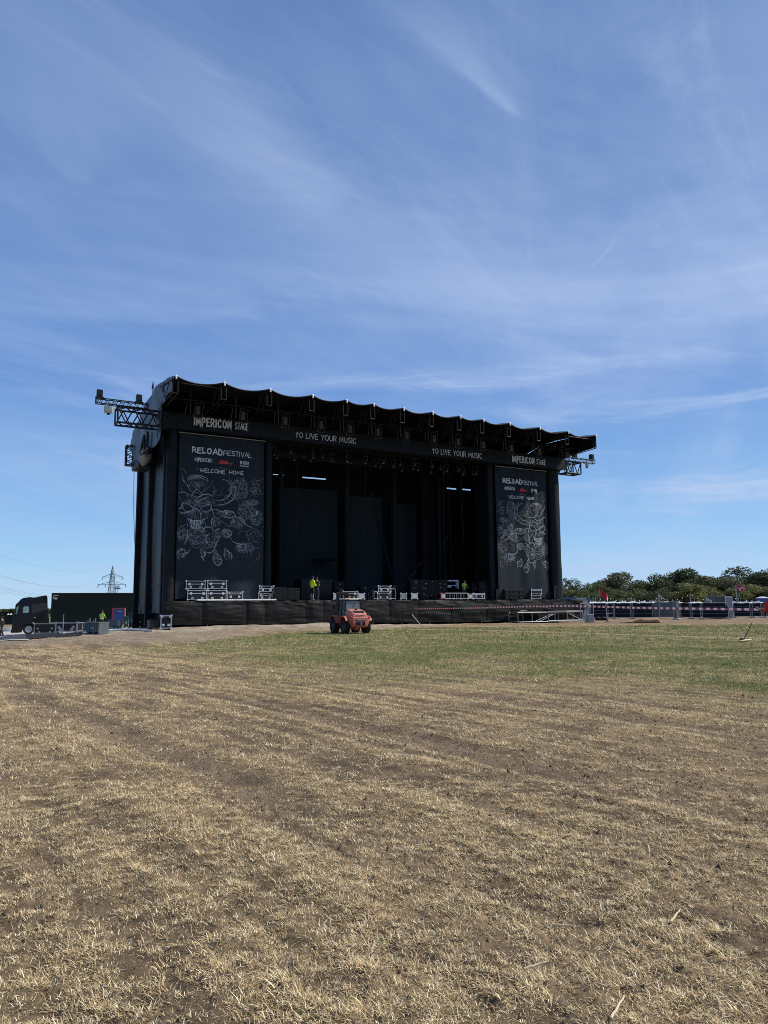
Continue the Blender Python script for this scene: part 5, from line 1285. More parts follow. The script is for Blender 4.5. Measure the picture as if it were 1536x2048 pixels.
    mk = MB().box(.22, .60, -1.272, -1.262, zt_ - .28, zt_ - .20); mk.box(.14, .20, -1.272, -1.262, zt_ - .58, zt_ - .26); mk.box(.26, .5, -1.272, -1.262, zt_ - .62, zt_ - .42); mk.build('corner_marking', M_CHALK2, t)
lorry()

# ------------------------------------------------------------ road at the left edge
def drape(name, pts, m, label, dz=.02, n=(60, 14)):
    a, b, c, d = [Vector(p) for p in pts]          # near-left, near-right, far-right, far-left
    def f(u, v):
        p = a.lerp(b, u).lerp(d.lerp(c, u), v); return (p.x, p.y, float(base_h(p.x, p.y)) + dz)
    return tag(MB().grid(f, *n).build(name, m, fix=True), label, name, kind='structure')
M_ASPH = mat('grey_asphalt', (.034, .038, .046), .85, var=.2, scale=1.5, bump=.3); M_CONC = mat('pale_concrete', (.43, .41, .37), .85, var=.15, scale=1.2, bump=.2)
h0 = hit(0, 1282.5); h1 = hit(64, 1279.5); h2 = hit(54, 1271.5); h3 = hit(0, 1272.5)
drape('road', (h0 + Vector((-9, 0, 0)), h1, h2, h3 + Vector((-9, 0, 0))), M_ASPH, 'dark asphalt strip at the left edge of the field')
k0 = hit(0, 1284.5)
drape('kerb', (k0 + Vector((-9, 0, 0)), hit(58, 1281), hit(58, 1279.6) , h0 + Vector((-9, .05, 0))), M_CONC, 'pale concrete edge along the asphalt strip', dz=.03, n=(40, 4))
drape('dark_ground_strip', (hit(57, 1279.5), hit(166, 1270.5), hit(166, 1266), hit(50, 1270)), M_RUB, 'black strip on the ground under the road cases', dz=.03)  # black strip draped over the ground below the cases
f0 = hit(0, 1271.8); drape('paving', (f0 + Vector((-9, .15, 0)), hit(230, 1263.5), Vector((-10, 84, 0)), Vector((-62, 84, 0))), M_CONC, 'pale concrete ground under the lorry', dz=.024, n=(80, 30))

# ------------------------------------------------------------ things standing between lorry and stage
def gplace(px0, px1, yt, yb, Y=None):
    a = hit((px0 + px1) / 2, yb) if Y is None else atY((px0 + px1) / 2, yb, Y); d = a.y
    x0, x1 = atY(px0, yb, d).x, atY(px1, yb, d).x
    if Y: print('base gap', px0, round(a.z - float(base_h(a.x, d)), 2))
    return Vector(((x0 + x1) / 2, d, float(base_h(a.x, d)) - .01)), x1 - x0, atY((px0 + px1) / 2, yt, d).z - a.z
def ground_case(px0, px1, yt, yb, label, d=.8, rot=0, name='flight_case', cat='flight case', group='cases between lorry and stage', **k):
    p, w, h = gplace(px0, px1, yt, yb); r = thing(name, label, cat, p, rot, group); case_parts(r, w, d, h, **k); return p, w, h
ground_case(68, 110, 1247, 1268.5, 'long black road case beside the lorry wheel', lid=0, edge=M_ALUD, rot=.03, e=.06)
ground_case(111, 153, 1245, 1266.5, 'long black road case in front of the trailer', lid=0, edge=M_ALUD, rot=.03, e=.06)
ground_case(153, 168, 1246, 1264, 'short black road case by the grey pallet box', lid=0, edge=M_ALUD, rot=.03)
M_PLG = mat('grey_plastic', (.085, .105, .115), .55, var=.15)
p, w, h = gplace(164, 206, 1246, 1268)
r = thing('pallet_box', 'grey plastic pallet box standing on the bank in front of the lorry trailer', 'crate', p, R(-24))
def open_box(mb, x0, x1, y0, y1, z0, z1, t=.05): return mb.box(x0, x1, y0, y0 + t, z0, z1).box(x0, x1, y1 - t, y1, z0, z1).box(x0, x0 + t, y0 + t, y1 - t, z0, z1).box(x1 - t, x1, y0 + t, y1 - t, z0, z1).box(x0 + t, x1 - t, y0 + t, y1 - t, z0, z0 + t)
open_box(MB(), -w * .40, w * .40, 0, w * .62, .12, h).build('body', M_PLG, r)
rb = MB()
for k in range(6): x = -w * .38 + w * .76 * k / 5; rb.box(x - .025, x + .025, -.03, -.002, .14, h - .05)
rb.box(-w * .41, w * .41, -.05, w * .64, h, h + .05); rb.build('rib', M_PLG, r)
for x in (-w * .34, 0, w * .34): MB().box(x - .07, x + .07, .02, w * .6, 0, .12).build('foot', M_PLG, r)
MB().box(-.1, .1, -.036, -.031, h * .5, h * .62).build('label_plate', M_ALUD, r)
p, w, h = gplace(221, 250, 1216, 1258, 61); r = thing('tool_cabinet', 'tall blue cabinet with a red frame beside the stage side wall', 'cabinet', p, R(14))
MB().cbox(-w * .42, w * .42, 0, .9, .42, h, .02).build('body', mat('grey_blue_side_panel', (.10, .14, .18), .5), r)
MB().box(-w * .33, w * .33, -.03, -.004, .47, h - .1).build('door', mat('blue_paint', (.022, .062, .23), .45, var=.12), r)
MB().box(-w * .42, -w * .34, -.036, -.002, .42, h).box(w * .34, w * .42, -.036, -.002, .42, h).box(-w * .339, w * .339, -.034, -.002, h - .09, h).build('frame', mat('red_paint', (.36, .035, .03), .5), r)
MB().box(-.04, w * .2, -.045, -.032, h - .32, h - .27).build('sign', M_CASEW, r)
for x in (-w * .38, w * .38):
    for y in (.05, .85): MB().box(x - .03, x + .03, y - .03, y + .03, 0, .42).build('leg', M_GALV, r)
p, w, h = gplace(215, 240, 1240, 1260, 57); r = thing('work_table', 'small grey work table with boxes under it beside the tall blue cabinet', 'table', p, R(6))
MB().box(-w / 2, w / 2, 0, .7, h - .5, h).build('top_box', mat('dusty_grey_paint', (.16, .15, .15), .6), r); MB().box(w * .28, w * .5, -.02, -.002, h - .48, h - .05).build('side_panel', M_ALUD, r)
for x in (-w / 2 + .04, w * .2, w / 2 - .04):
    for y in (.05, .65): MB().box(x - .03, x + .03, y - .03, y + .03, 0, h - .5).build('leg', M_ALUD, r)
MB().cbox(-w * .45, -w * .1, .1, .6, .02, .4, .03).build('shelf_box', M_CASEW, r); MB().cbox(w * .0, w * .42, .1, .6, .02, .3, .03).build('shelf_box', mat('green_box', (.10, .16, .13), .6), r)
def bin_(px0, px1, yt, yb, label, rot):
    p, w, h = gplace(px0, px1, yt, yb, 58 if px0 > 250 else 60); r = thing('wheeled_bin', label, 'bin', p, rot, 'green bins')
    bm = MB(); loft(bm, [[(-w * .40, .06, .08), (w * .40, .06, .08), (w * .40, w * .8, .08), (-w * .40, w * .8, .08)], [(-w * .5, 0, h * .92), (w * .5, 0, h * .92), (w * .5, w * .95, h * .92), (-w * .5, w * .95, h * .92)]]); bm.build('body', mat('dark_green_plastic', (.035, .075, .065), .5, var=.12), r)
    MB().cbox(-w * .53, w * .53, -.03, w * 1.0, h * .925, h, .03).build('lid', mat('mid_green_plastic', (.05, .11, .095), .5, var=.12), r)
    MB().box(-w * .2, w * .2, -.01, .03, h * .35, h * .6).build('sticker', mat('pale_green_sticker', (.22, .3, .28), .6), r)
    for s in (-1, 1): MB().lathe([(0, -.03), (.1, -.03), (.1, .03), (0, .03)], (s * w * .42, w * .8, .1), 'X', 12).build('wheel', M_RUB, r)
bin_(256, 270, 1230, 1260.5, 'tall green wheeled bin next to the stage side wall', .1)
bin_(247, 256, 1233, 1258, 'narrow green bin half hidden behind the blue cabinet', .2)
ground_case(321.5, 342, 1231, 1260, 'upright black road case with bright edges at the stage side wall', lid=0, edge=M_ALU, rot=.3, e=.045, lay='dish')
ground_case(300, 322, 1240, 1259, 'dark low case leaning by the stage side wall', lid=0, edge=M_STEEL, rot=.5, lay='')
# stacked lattice parts on a trolley by the pallet box
p, w, h = gplace(172, 190, 1236, 1262); r = thing('pipe_trolley', 'trolley with short upright pipes behind the grey pallet box', 'trolley', Vector((p.x * (1 + 2.0 / p.y), p.y + 2.0, p.z)), .2)
MB().box(-w / 2, w / 2, 0, .8, .2, .3).build('platform', M_STEEL, r)
for k in range(5): MB().tube((-w * .4 + w * .2 * k, .4, .3), (-w * .42 + w * .21 * k, .38, h * (.8 + .2 * math.sin(k * 2.1))), .035, 6).build('pipe', M_ALUD, r)
for s in (-1, 1): MB().lathe([(0, -.03), (.1, -.03), (.1, .03), (0, .03)], (s * w * .4, .1, .1), 'X', 12).build('wheel', M_RUB, r)
# people at the left
p, w, h = gplace(195, 210, 1222, 1262, 64)
person('person in a green hi-vis vest seen from behind near the lorry trailer', p, R(-15), (((.08, .08, -.27), (.0, .30, -.34)), ((.08, .08, -.27), (.0, .30, -.34))), top=M_DCL, vest=M_HIVG, bmat=M_DCL, cap=True, scale=h / 1.79, lean=.05)
p, w, h = gplace(0, 7, 1232, 1272.5)
person('person in black clothes walking at the far left edge of the photo', p + Vector((-.02, 0, 0)), R(80), (((.05, -.08, -.27), (.04, .10, -.50)), ((.05, .06, -.28), (.02, .25, -.46))), legs=((.16, .20), (-.10, -.22)), top=M_DCL, sleeve='long', bmat=M_DCL, cap=True, scale=h / 1.79)
# slender pole and hose
p = hit(125, 1268); po = MB().tube((0, 0, -.1), (.02, 0, atY(125, 1228, p.y).z - p.z), .03, 6, .02); po.lathe([(0, 0), (.14, 0), (.14, .03), (.05, .05), (0, .05)], (0, 0, .02), n=12)
tag(po.build('marker_pole', M_ALUD, loc=p), 'thin upright pole in front of the long road cases', 'pole')
pts = [hit(x, y) + Vector((0, 0, .05)) for x, y in ((205, 1265), (214, 1263), (225, 1261.5), (245, 1261), (262, 1261.5), (278, 1262), (296, 1263), (305, 1263.2))]
tag(MB().path(pts, .05, 8).build('hose', mat('pale_blue_hose', (.38, .42, .50), .5)), 'pale hose lying on the ground between pallet box and stage', 'hose')
# far left: dark fence, concrete blocks, tents
def far_fence(px0, px1, yt, yb, Y, label):
    a = atY(px0, yb, Y); b = atY(px1, yb, Y); t = atY(px0, yt, Y); r = thing('screened_fence', label, 'fence', a); w = b.x - a.x; h = t.z - a.z
    MB().grid(lambda u, v: (w * u, .04 * math.sin(u * 40), h * v), 40, 4).build('screen', mat('dark_green_mesh', (.014, .017, .016), .8, spec=.2, var=.2), r)
    for k in range(6): MB().tube((w * k / 5, .06, -.6), (w * k / 5, .06, h + .03), .04, 6).build('post', M_GALV, r)
far_fence(-60, 98, 1230, 1250, 88, 'dark screened fence behind the lorry cab')
for i, (x0, x1) in enumerate(((-26, -9), (-8, 9), (10, 27), (28, 45))):
    a = atY(x0, 1262.5, 82); b = atY(x1, 1262.5, 82); h = atY(x0, 1254, 82).z - a.z; w = b.x - a.x
    lab = ('concrete block outside the left edge', 'pale concrete block behind the walking person', 'pale concrete block between the walking person and the lorry cab', 'pale concrete block half hidden by the lorry cab')[i]
    o = bevel(MB().prism([(-.4, -.3), (-.3, .12), (-.18, h), (.18, h), (.3, .12), (.4, -.3)], 'X', 0, w).build('concrete_block', M_CONC, loc=a), .03, 2); tag(o, lab, 'block', 'concrete blocks in a row')
def tent(px, yt, label):
    a = atY(px, 1236, 120); z = atY(px, yt, 120).z - a.z; r = thing('pagoda_tent', label, 'tent', a, .3, 'white pagoda tents')
    MB().add([(-.9, -.9, .2), (.9, -.9, .2), (.9, .9, .2), (-.9, .9, .2), (-.25, -.25, z * .5), (.25, -.25, z * .5), (.25, .25, z * .5), (-.25, .25, z * .5), (0, 0, z)], [(0, 1, 5, 4), (1, 2, 6, 5), (2, 3, 7, 6), (3, 0, 4, 7), (4, 5, 8), (5, 6, 8), (6, 7, 8), (7, 4, 8)]).build('roof', M_WHITE, r)
    for x in (-.85, .85):
        for y in (-.85, .85): MB().tube((x, y, -2.2), (x, y, .2), .05, 6).build('leg', M_GALV, r)
tent(16, 1226.5, 'white tent peak left of the other one above the dark fence'); tent(21.5, 1226, 'white tent peak nearer the lorry cab above the dark fence')

# ------------------------------------------------------------ right side: scaffold platform, gate, fence line
def platform():
    a = on_y(1036, 1246, -2.3); b = on_y(1165.5, 1246, -2.3); h = on_y(1100, 1223.5, -2.3).z; w = b.x - a.x
    p = S(a.x, -2.3, 0); p.z = float(base_h(p.x, p.y)); r = thing('scaffold_platform', 'low steel platform frame with pale planks in front of the skirt', 'platform', p, PHI)
    xs = [0, .21, .46, .56, .76, 1.0]
    for u in xs:
        for y in (0, 1.1): MB().tube((w * u, y, -.1), (w * u, y, h), .024, 6).build('upright', M_GALV, r)
    for y in (0, 1.1): MB().tube((0, y, h), (w, y, h), .03, 6).tube((w * .02, y, .07), (w, y, .07), .03, 6).build('rail', M_GALV, r)
    for (u0, z0, u1, z1) in ((.25, .08, .56, h - .03), (.32, .08, .60, h - .03), (.76, h - .05, 1.0, .12)): MB().tube((w * u0, .03, z0), (w * u1, .03, z1), .022, 6).build('brace', M_GALV, r)
    MB().box(w * .75, w, -.04, 1.12, h + .035, h + .085).build('plank', M_WHITE, r); MB().box(w * .45, w * .74, -.04, 1.12, h + .035, h + .08).build('plank', mat('weathered_plank', (.26, .23, .19), .8), r)
    MB().box(w * .46, w * .74, -.05, .2, .10, .16).box(w * .75, w, -.05, .2, .10, .16).build('plank', M_WHITE, r); MB().box(w * .02, w * .44, -.02, 1.1, h + .035, h + .07).build('plank', mat('grey_plank', (.12, .11, .10), .8), r)
    c = MB().grid(lambda u, v: (w * (.10 + .13 * u), .2 + .5 * v, h + .09 + .09 * math.sin(math.pi * u) * (1 + nz(u * 4, v * 4, 311))), 14, 8).build('cloth_heap', mat('grey_cloth', (.2, .2, .2), .8), loc=r.location, rot=PHI); tag(c, 'crumpled grey cloth lying on the low steel platform', 'cloth')
platform()
pg = hit(1176, 1245.5)
r = thing('gate_frame', 'thin metal gate frame with a grey lower panel right of the platform', 'gate', pg, .05)
gx = lambda px: atY(px, 1240, pg.y).x - pg.x; gzz = lambda py: atY(1176, py, pg.y).z - pg.z
MB().tube((gx(1161.5), 0, -.1), (gx(1161.5), 0, gzz(1207)), .03, 6).tube((gx(1187.5), 0, -.1), (gx(1187.5), 0, gzz(1207)), .03, 6).tube((gx(1161.5), 0, gzz(1207)), (gx(1187.5), 0, gzz(1207)), .03, 6).build('frame', M_GALV, r)
MB().box(gx(1175.5), gx(1186.5), -.05, -.02, .02, gzz(1230)).build('panel', mat('grey_sheet_metal', (.27, .29, .28), .5, .3), r)
MB().tube((gx(1175.5), -.05, gzz(1229.5)), (gx(1186.5), -.05, gzz(1229.5)), .03, 6).build('panel_rail', M_ALU, r)
for i, px_ in enumerate((1173, 1176, 1179.3, 1182)):
    o = MB().tube((0, 0, .6), (.02, 0, gzz(1213.5)), .03, 6); lab = 'pole in the bundle of four standing behind the gate panel'
    rr_ = thing('barrier_pole', lab, 'pole', (pg.x + gx(px_), pg.y + .25, pg.z), 0, 'bundled barrier poles'); o.build('shaft', M_GALV, rr_)
    MB().tube((.02, 0, gzz(1213.5)), (.02, 0, gzz(1211)), .05, 6).build('red_band', M_REDP, rr_); MB().tube((.02, 0, gzz(1211)), (.02, 0, gzz(1209.5)), .05, 6).build('white_band', M_WHITE, rr_)
    MB().box(-.06, .06, -.08, .08, 0, .6).build('foot', M_GALV, rr_)
p = hit(1214.5, 1244.5); r = thing('sign_post', 'dark leaning post with a short side arm in front of the sheeted fence', 'post', p)
zz_ = lambda py: atY(1214, py, p.y).z - p.z
MB().tube((.05, 0, 0), (-.08, 0, zz_(1205)), .045, 6).build('shaft', M_ALUD, r); MB().tube((0, 0, zz_(1227.5)), (.45, 0, zz_(1226.5)), .035, 6).build('side_arm', M_ALUD, r); MB().tube((-.25, 0, .02), (.2, 0, .02), .04, 6).tube((.05, 0, .05), (-.15, 0, .35), .025, 6).build('foot', M_STEEL, r)
M_NAVY = mat('navy_fence_sheet', (.0060, .0085, .0135), .7, spec=.2, var=.25, scale=2.5, bump=.3, bscale=4); M_GREYS = mat('grey_translucent_sheet', (.105, .112, .118), .6, var=.2, scale=2)
def fence_panel(px0, px1, yt, yb, label, sheet=M_NAVY, sheet_top=.98, corner=False, Y=None):
    a = hit(px0, yb) if Y is None else atY(px0, yb, Y); b = hit(px1, yb) if Y is None else atY(px1, yb, Y)
    a.z = float(base_h(a.x, a.y)); d = b - a; d.z = 0; w = d.length; h = atY(px0, yt, a.y).z - a.z
    r = thing('fence_panel', label, 'fence panel', a, math.atan2(d.y, d.x), 'mobile fence panels')
    fr = MB(); fr.tube((.06, 0, .05), (.06, 0, h), .025, 6); fr.tube((w - .06, 0, .05), (w - .06, 0, h), .025, 6); fr.tube((.06, 0, h), (w - .06, 0, h), .025, 6); fr.tube((.06, 0, .18), (w - .06, 0, .18), .025, 6)
    for k in (.35, .55, .75): fr.tube((.06, -.015, h * k), (w - .06, -.015, h * k), .011, 5)
    fr.build('frame', M_GALV, r)
    sd = abs(hash(label)) % 100
    sd = sum(map(ord, label)) % 97
    def f(u, v):
        x = .09 + (w - .18) * u; z = .16 + (h * sheet_top - .16) * v - .05 * math.sin(math.pi * u) * v
        if corner: z -= .42 * max(0, (u - .80) / .2) ** 2 * v - .25 * max(0, (u - .88) / .12) ** 2 * (1 - v); 
        return (x, .03 + .035 * nz(x * 1.5, z * 1.5, sd), z)
    MB().grid(f, 30, 10).build('sheet', sheet, r)
    for x in (.06, w - .06): MB().cbox(x - .2, x + .2, -.12, .12, 0, .13, .03).build('foot', M_CONC, r)
    for k in range(2): MB().tube((w * (.97), .02, .1), (w * .97 + .25, .5, .1), .02, 5).tube((w * .97, .02, h * .6), (w * .97 + .22, .5, .1), .02, 5).build('stay', M_GALV, r)
FP = [(1186, 1214, 1206.5, 1238, 'beginning at the gate frame'), (1216, 1228, 1206.5, 1237.5, 'behind the dark leaning post'), (1229, 1263, 1206, 1238, 'left of the straw roll'), (1266, 1307, 1205.5, 1238, 'directly behind the straw roll'),
      (1361, 1382, 1206, 1237.5, 'right of the grey stacked panels'), (1384, 1403, 1206, 1238, 'left of the torn sheet panel'), (1468, 1502, 1205, 1235.5, 'right of the grey cabin door'), (1505, 1524, 1205, 1235.5, 'left of the red-shirted person'), (1527, 1562, 1204.5, 1235, 'behind the red-shirted person')]
for x0, x1, yt, yb, lab in FP: fence_panel(x0, x1, yt, yb, 'navy sheeted fence panel ' + lab)
fence_panel(1404.5, 1459, 1205.5, 1239, 'wide navy fence panel with a torn rounded corner', corner=True)
fence_panel(1310, 1352, 1203, 1237, 'fence panel with pale grey translucent sheet', sheet=M_GREYS)
for i in range(5): fence_panel(1347 + i * 2.2, 1356 + i * 1.2, 1202.2, 1239.5 - i * .3, 'bare mesh panel leaning in the tight stack beside the grey sheet', sheet=M_GREYS)
# portable toilets behind the fence
M_TBODY = mat('dark_blue_toilet_wall', (.018, .024, .036), .5, var=.15); M_TROOF = mat('white_toilet_roof', (.58, .60, .62), .45, var=.06)
TY_ = 93.0; t0 = None
TL = []
xs_ = [1181, 1191, 1201, 1211, 1221, 1231, 1241, 1251, 1261, 1271, 1281, 1291, 1301, 1313, 1325, 1337, 1349, 1361, 1392, 1402, 1474, 1486, 1498, 1510, 1522]
for i, px_ in enumerate(xs_):
    near = 'near the gate' if px_ < 1230 else 'behind the straw roll' if px_ < 1310 else 'behind the grey sheet' if px_ < 1370 else 'behind the torn panel' if px_ < 1420 else 'right of the grey cabin'
    lab = 'white roofed portable toilet in the row behind the fence ' + near
    a = atY(px_, 1240, TY_); a.z = float(base_h(a.x, a.y)); h = atY(px_, 1203.2 + .6 * math.sin(i * 3.3), TY_).z - a.z; wd = .52
    if t0 is None:
        t0 = thing('portable_toilet', lab, 'toilet', a, .05, 'portable toilets ' + near)
        MB().cbox(-wd, wd, 0, 1.1, .1, 1.72, .03).build('body', M_TBODY, t0); MB().box(-.33, .33, -.03, -.003, .15, 1.68).build('door', mat('dark_grey_toilet_door', (.03, .035, .045), .5), t0)
        MB().grid(lambda u, v: ((u - .5) * 1.10, -.05 + 1.2 * v, 1.70 + .19 * max(0, math.sin(math.pi * u)) ** .5 * max(0, math.sin(math.pi * v)) ** .5), 14, 10).build('roof', M_TROOF, t0)
        MB().tube((.4, .95, 1.7), (.4, .95, 2.0), .05, 8).build('vent_pipe', M_TROOF, t0); MB().box(-wd, wd, .0, 1.1, 0, .1).build('base', M_RUB, t0); t0.scale = (1, 1, h / 1.9)
    else: dup(t0, a, .05 + .04 * math.sin(i * 7), lab, 'portable toilets ' + near, (1, 1, h / 1.9))
# blue toilet standing higher, at the right edge
a = atY(1531, 1236, 97); a.z = float(base_h(a.x, a.y)); h = atY(1531, 1193.5, 97).z - a.z
r = thing('portable_toilet', 'tall bright blue portable toilet with a white roof at the right edge', 'toilet', a, -.1)
MB().cbox(-.6, .6, 0, 1.2, 0, h * .93, .03).build('body', mat('bright_blue_plastic', (.020, .075, .26), .45, var=.1), r); MB().box(-.4, .4, -.03, -.003, .1, h * .88).build('door', mat('mid_blue_plastic', (.03, .09, .28), .45), r)
MB().grid(lambda u, v: ((u - .5) * 1.35, -.06 + 1.3 * v, h * .93 + .2 * max(0, math.sin(math.pi * u)) ** .5 * max(0, math.sin(math.pi * v)) ** .5), 14, 10).build('roof', M_TROOF, r)
# grey cabin with pale door
a = atY(1434, 1238, 80.5); a.z = float(base_h(a.x, a.y)); cz = lambda py: atY(1450, py, 80.5).z - a.z; cx_ = lambda px: atY(px, 1220, 80.5).x - a.x
r = thing('grey_cabin', 'grey site cabin with a pale metal door behind the torn fence panel', 'cabin', a, 0)
MB().cbox(0, cx_(1465.5), .1, 2.6, .05, cz(1193.8), .03).build('wall', mat('dark_grey_cabin_wall', (.060, .068, .080), .6, var=.1), r)
dr = MB().box(cx_(1452), cx_(1465), -.02, .09, .08, cz(1195)).build('door', mat('pale_grey_door', (.235, .25, .262), .5, .1, var=.1), r)
MB().box(cx_(1450.8), cx_(1452), -.04, .09, .05, cz(1193.5)).box(cx_(1465), cx_(1466.2), -.04, .09, .05, cz(1193.5)).box(cx_(1452) + .001, cx_(1465) - .001, -.04, .09, cz(1195), cz(1193.5)).build('frame', M_ALU, dr)
MB().box(-.05, cx_(1466), .05, 2.65, cz(1193.4), cz(1192.8)).build('roof', M_GALV, r)
# blue and white office container behind the right end of the stage
a = atY(1121, 1236, 76); a.z = float(base_h(a.x, a.y)); cz2 = lambda py: atY(1150, py, 76).z - a.z; w = atY(1179, 1200, 76).x - a.x
r = thing('office_container', 'white site container with blue corner posts behind the right end of the stage', 'container', a, 0); H = cz2(1194.5)
MB().box(.05, w - .05, .05, 2.4, .1, H - .32).build('wall', mat('off_white_container_wall', (.52, .53, .52), .55, var=.08), r)
bl = mat('container_blue', (.030, .125, .30), .45, var=.1)
for x in (0, w * .46, w - .14): MB().box(x, x + .14, 0, .14, 0, H - .31).build('corner_post', bl, r)
MB().box(-.02, w + .02, -.01, 2.45, H - .30, H - .02).build('roof_frame', bl, r); MB().box(w * .55, w * .9, -.03, -.012, H - .24, H - .06).build('sign', M_CASEW, r)
MB().box(w * .62, w * .92, .02, .046, H * .45, H * .75).build('window', M_GLASS, r)
for k in range(2): MB().tube((w * (.5 + .48 * k), -.02, H + .0), (w * (.5 + .48 * k), -.02, H + .12), .04, 6).build('lifting_lug', M_WHITE, r)
# straw roll
p = hit(1293, 1246); w = atY(1321, 1246, p.y).x - atY(1265, 1246, p.y).x; hh = atY(1293, 1234.8, p.y).z - p.z
M_STRAW = mat('brown_straw_matting', (.33, .225, .125), .9, var=.3, scale=9, bump=.8, bscale=30, stretch=(.4, 1, 1))
def rollf(u, v):
    a = 2 * math.pi * u; x = -w / 2 + w * v; e = min(1, (max(1e-4, v) * 3.2) ** .5, (max(1e-4, 1 - v) * 9) ** .5); q = 1 + .08 * nz(x * 2.2, math.cos(a) * 1.5 + math.sin(a), 321)
    return (x, .32 * math.cos(a) * e * q, hh * .5 * (1 + math.sin(a) * q) * e)
o = MB().grid(rollf, 26, 50).build('straw_roll', M_STRAW, loc=p + Vector((0, 0, -.02)), rot=.06); tag(o, 'long brown straw roll lying on the ground before the fence', 'straw roll')
o = MB().box(-.5, .1, -.2, .2, 0, .05).grid(lambda u, v: (-.9 + .9 * u, -.2 + .4 * v, .05 + .05 * nz(u * 3, v * 3, 5)), 8, 5).build('torn_mat', M_RUB, loc=p + Vector((-w / 2, .05, 0)), rot=.05); tag(o, 'flat dark scrap under the left end of the straw roll', 'mat')
p = hit(1202, 1241); o = MB()
for k in range(7): o.lathe([(0, -.16), (.17, -.12), (.2, 0), (.16, .14), (0, .2)], (-.45 + .16 * k, .1 * math.sin(k * 3), .15 + .1 * math.sin(k * 2)), 'Z', 8)
tag(o.build('sandbag_heap', M_RUB, loc=p), 'heap of dark sacks at the foot of the fence near the gate', 'sacks')

# ------------------------------------------------------------ flags, festoon lights
M_FLAG = mat('crimson_flag_cloth', (.42, .010, .045), .75, var=.1)
def flag(px, ypole, ybase, Y, w, h, droop, label, emblem=False):
    a = atY(px, ybase, Y); a.z = float(base_h(a.x, a.y)); t = atY(px, ypole, Y); H = t.z - a.z
    r = thing('flag', label, 'flag', a, 0, 'flags on poles'); MB().tube((0, 0, 0), (0, 0, H), .05, 6, .035).build('pole', M_GALV, r)
    def f(u, v): return (.05 + w * u * (1 - .08 * v), .14 * math.sin(u * 7) * u, H - .05 - h * v - droop * u ** 1.2 + .05 * math.sin(u * 9 + v))
    c = MB().grid(f, 24, 10).build('cloth', M_FLAG, r)
    if emblem:
        e = MB().grid(lambda u, v: tuple(np.array(f(.25 + .48 * u, .18 + .22 * (1 - u) + .32 * v * (1 - .5 * u))) + np.array((0, -.03, 0))), 10, 4).grid(lambda u, v: tuple(np.array(f(.40 + .10 * u, .5 + .38 * v)) + np.array((0, -.03, 0))), 3, 5).build('emblem', M_WHITE, c)
        MB().grid(lambda u, v: tuple(np.array(f(.36 + .14 * u, .34 + .12 * v)) + np.array((0, -.05, 0))), 4, 4).build('emblem_mark', M_DCL, c)
    else: MB().grid(lambda u, v: tuple(np.array(f(.9 + .09 * u, .35 + .6 * v)) + np.array((0, -.03, 0))), 3, 6).build('pale_corner', M_WHITE, c)
flag(1202, 1178, 1238, 90, .95, .75, .75, 'crimson flag drooping from a pole near the gate'); flag(1476, 1170, 1236, 90, 1.05, .62, .12, 'crimson flag with a white and black emblem flying near the right edge', True)
fr = hit(1420, 1238)
a = atY(1413, 1206, 79); b_ = MB().grid(lambda u, v: (.1 + .5 * u, .05 * math.sin(6 * u), .55 - .3 * v - .2 * u), 8, 4)
r = thing('pennant', 'small pale pennant above the torn fence panel', 'flag', Vector((a.x, 79, float(base_h(a.x, 79)))), 0); r2 = a.z - r.location.z
MB().tube((0, 0, 0), (0, 0, r2 + .6), .03, 6).build('pole', M_GALV, r); MB().grid(lambda u, v: (.04 + .5 * u, .05 * math.sin(6 * u), r2 + .55 - .32 * v - .25 * u), 8, 4).build('cloth', M_CASEW, r)
a = atY(1318, 1206, 83); r = thing('pennant', 'pale pennant streaming from a thin pole above the grey sheet', 'flag', Vector((a.x, 83, float(base_h(a.x, 83)))), 0); r2 = a.z - r.location.z
MB().tube((0, 0, 0), (0, 0, r2 + 1.0), .03, 6).build('pole', M_GALV, r); MB().grid(lambda u, v: (.1 + .6 * u, .08 * math.sin(5 * u), r2 + .9 - .16 * v - .45 * u), 8, 4).grid(lambda u, v: (.04 + .25 * u, 0, r2 + .4 - .12 * v - .35 * u), 6, 3).build('cloth', M_CASEW, r)
FY = 104.0; fst = thing('festoon_lights', 'long string of small white bulbs sagging before the trees', 'string lights', atY(1186, 1195, FY))
sp_ = [1186, 1215, 1262, 1318, 1380, 1442, 1476, 1530, 1590]; o0 = fst.location.copy()
cord = MB(); nb = 0
for x0, x1 in zip(sp_, sp_[1:]):
    A = atY(x0, 1194.5 if x0 != 1380 else 1188, FY); B_ = atY(x1, 1194.5 if x1 != 1380 else 1188, FY); pp = [A.lerp(B_, k / 10) - Vector((0, 0, .55 * 4 * (k / 10) * (1 - k / 10) * (x1 - x0) / 60)) - o0 for k in range(11)]
    cord.path(pp, .018, 4); n = max(2, int((x1 - x0) / 9.5))
    for k in range(n):
        t = (k + .5) / n; q = A.lerp(B_, t) - Vector((0, 0, .55 * 4 * t * (1 - t) * (x1 - x0) / 60)) - o0
        MB().lathe([(0, -.11), (.045, -.09), (.065, -.04), (.045, 0), (.02, .03), (0, .03)], q, n=8).build('bulb', M_BRIGHT, fst)
    g_ = float(base_h(A.x, A.y)); MB().tube(A - o0, Vector((A.x, A.y, g_)) - o0, .05, 6).build('pole', M_GALV, fst)
cord.build('cord', M_STEEL, fst)

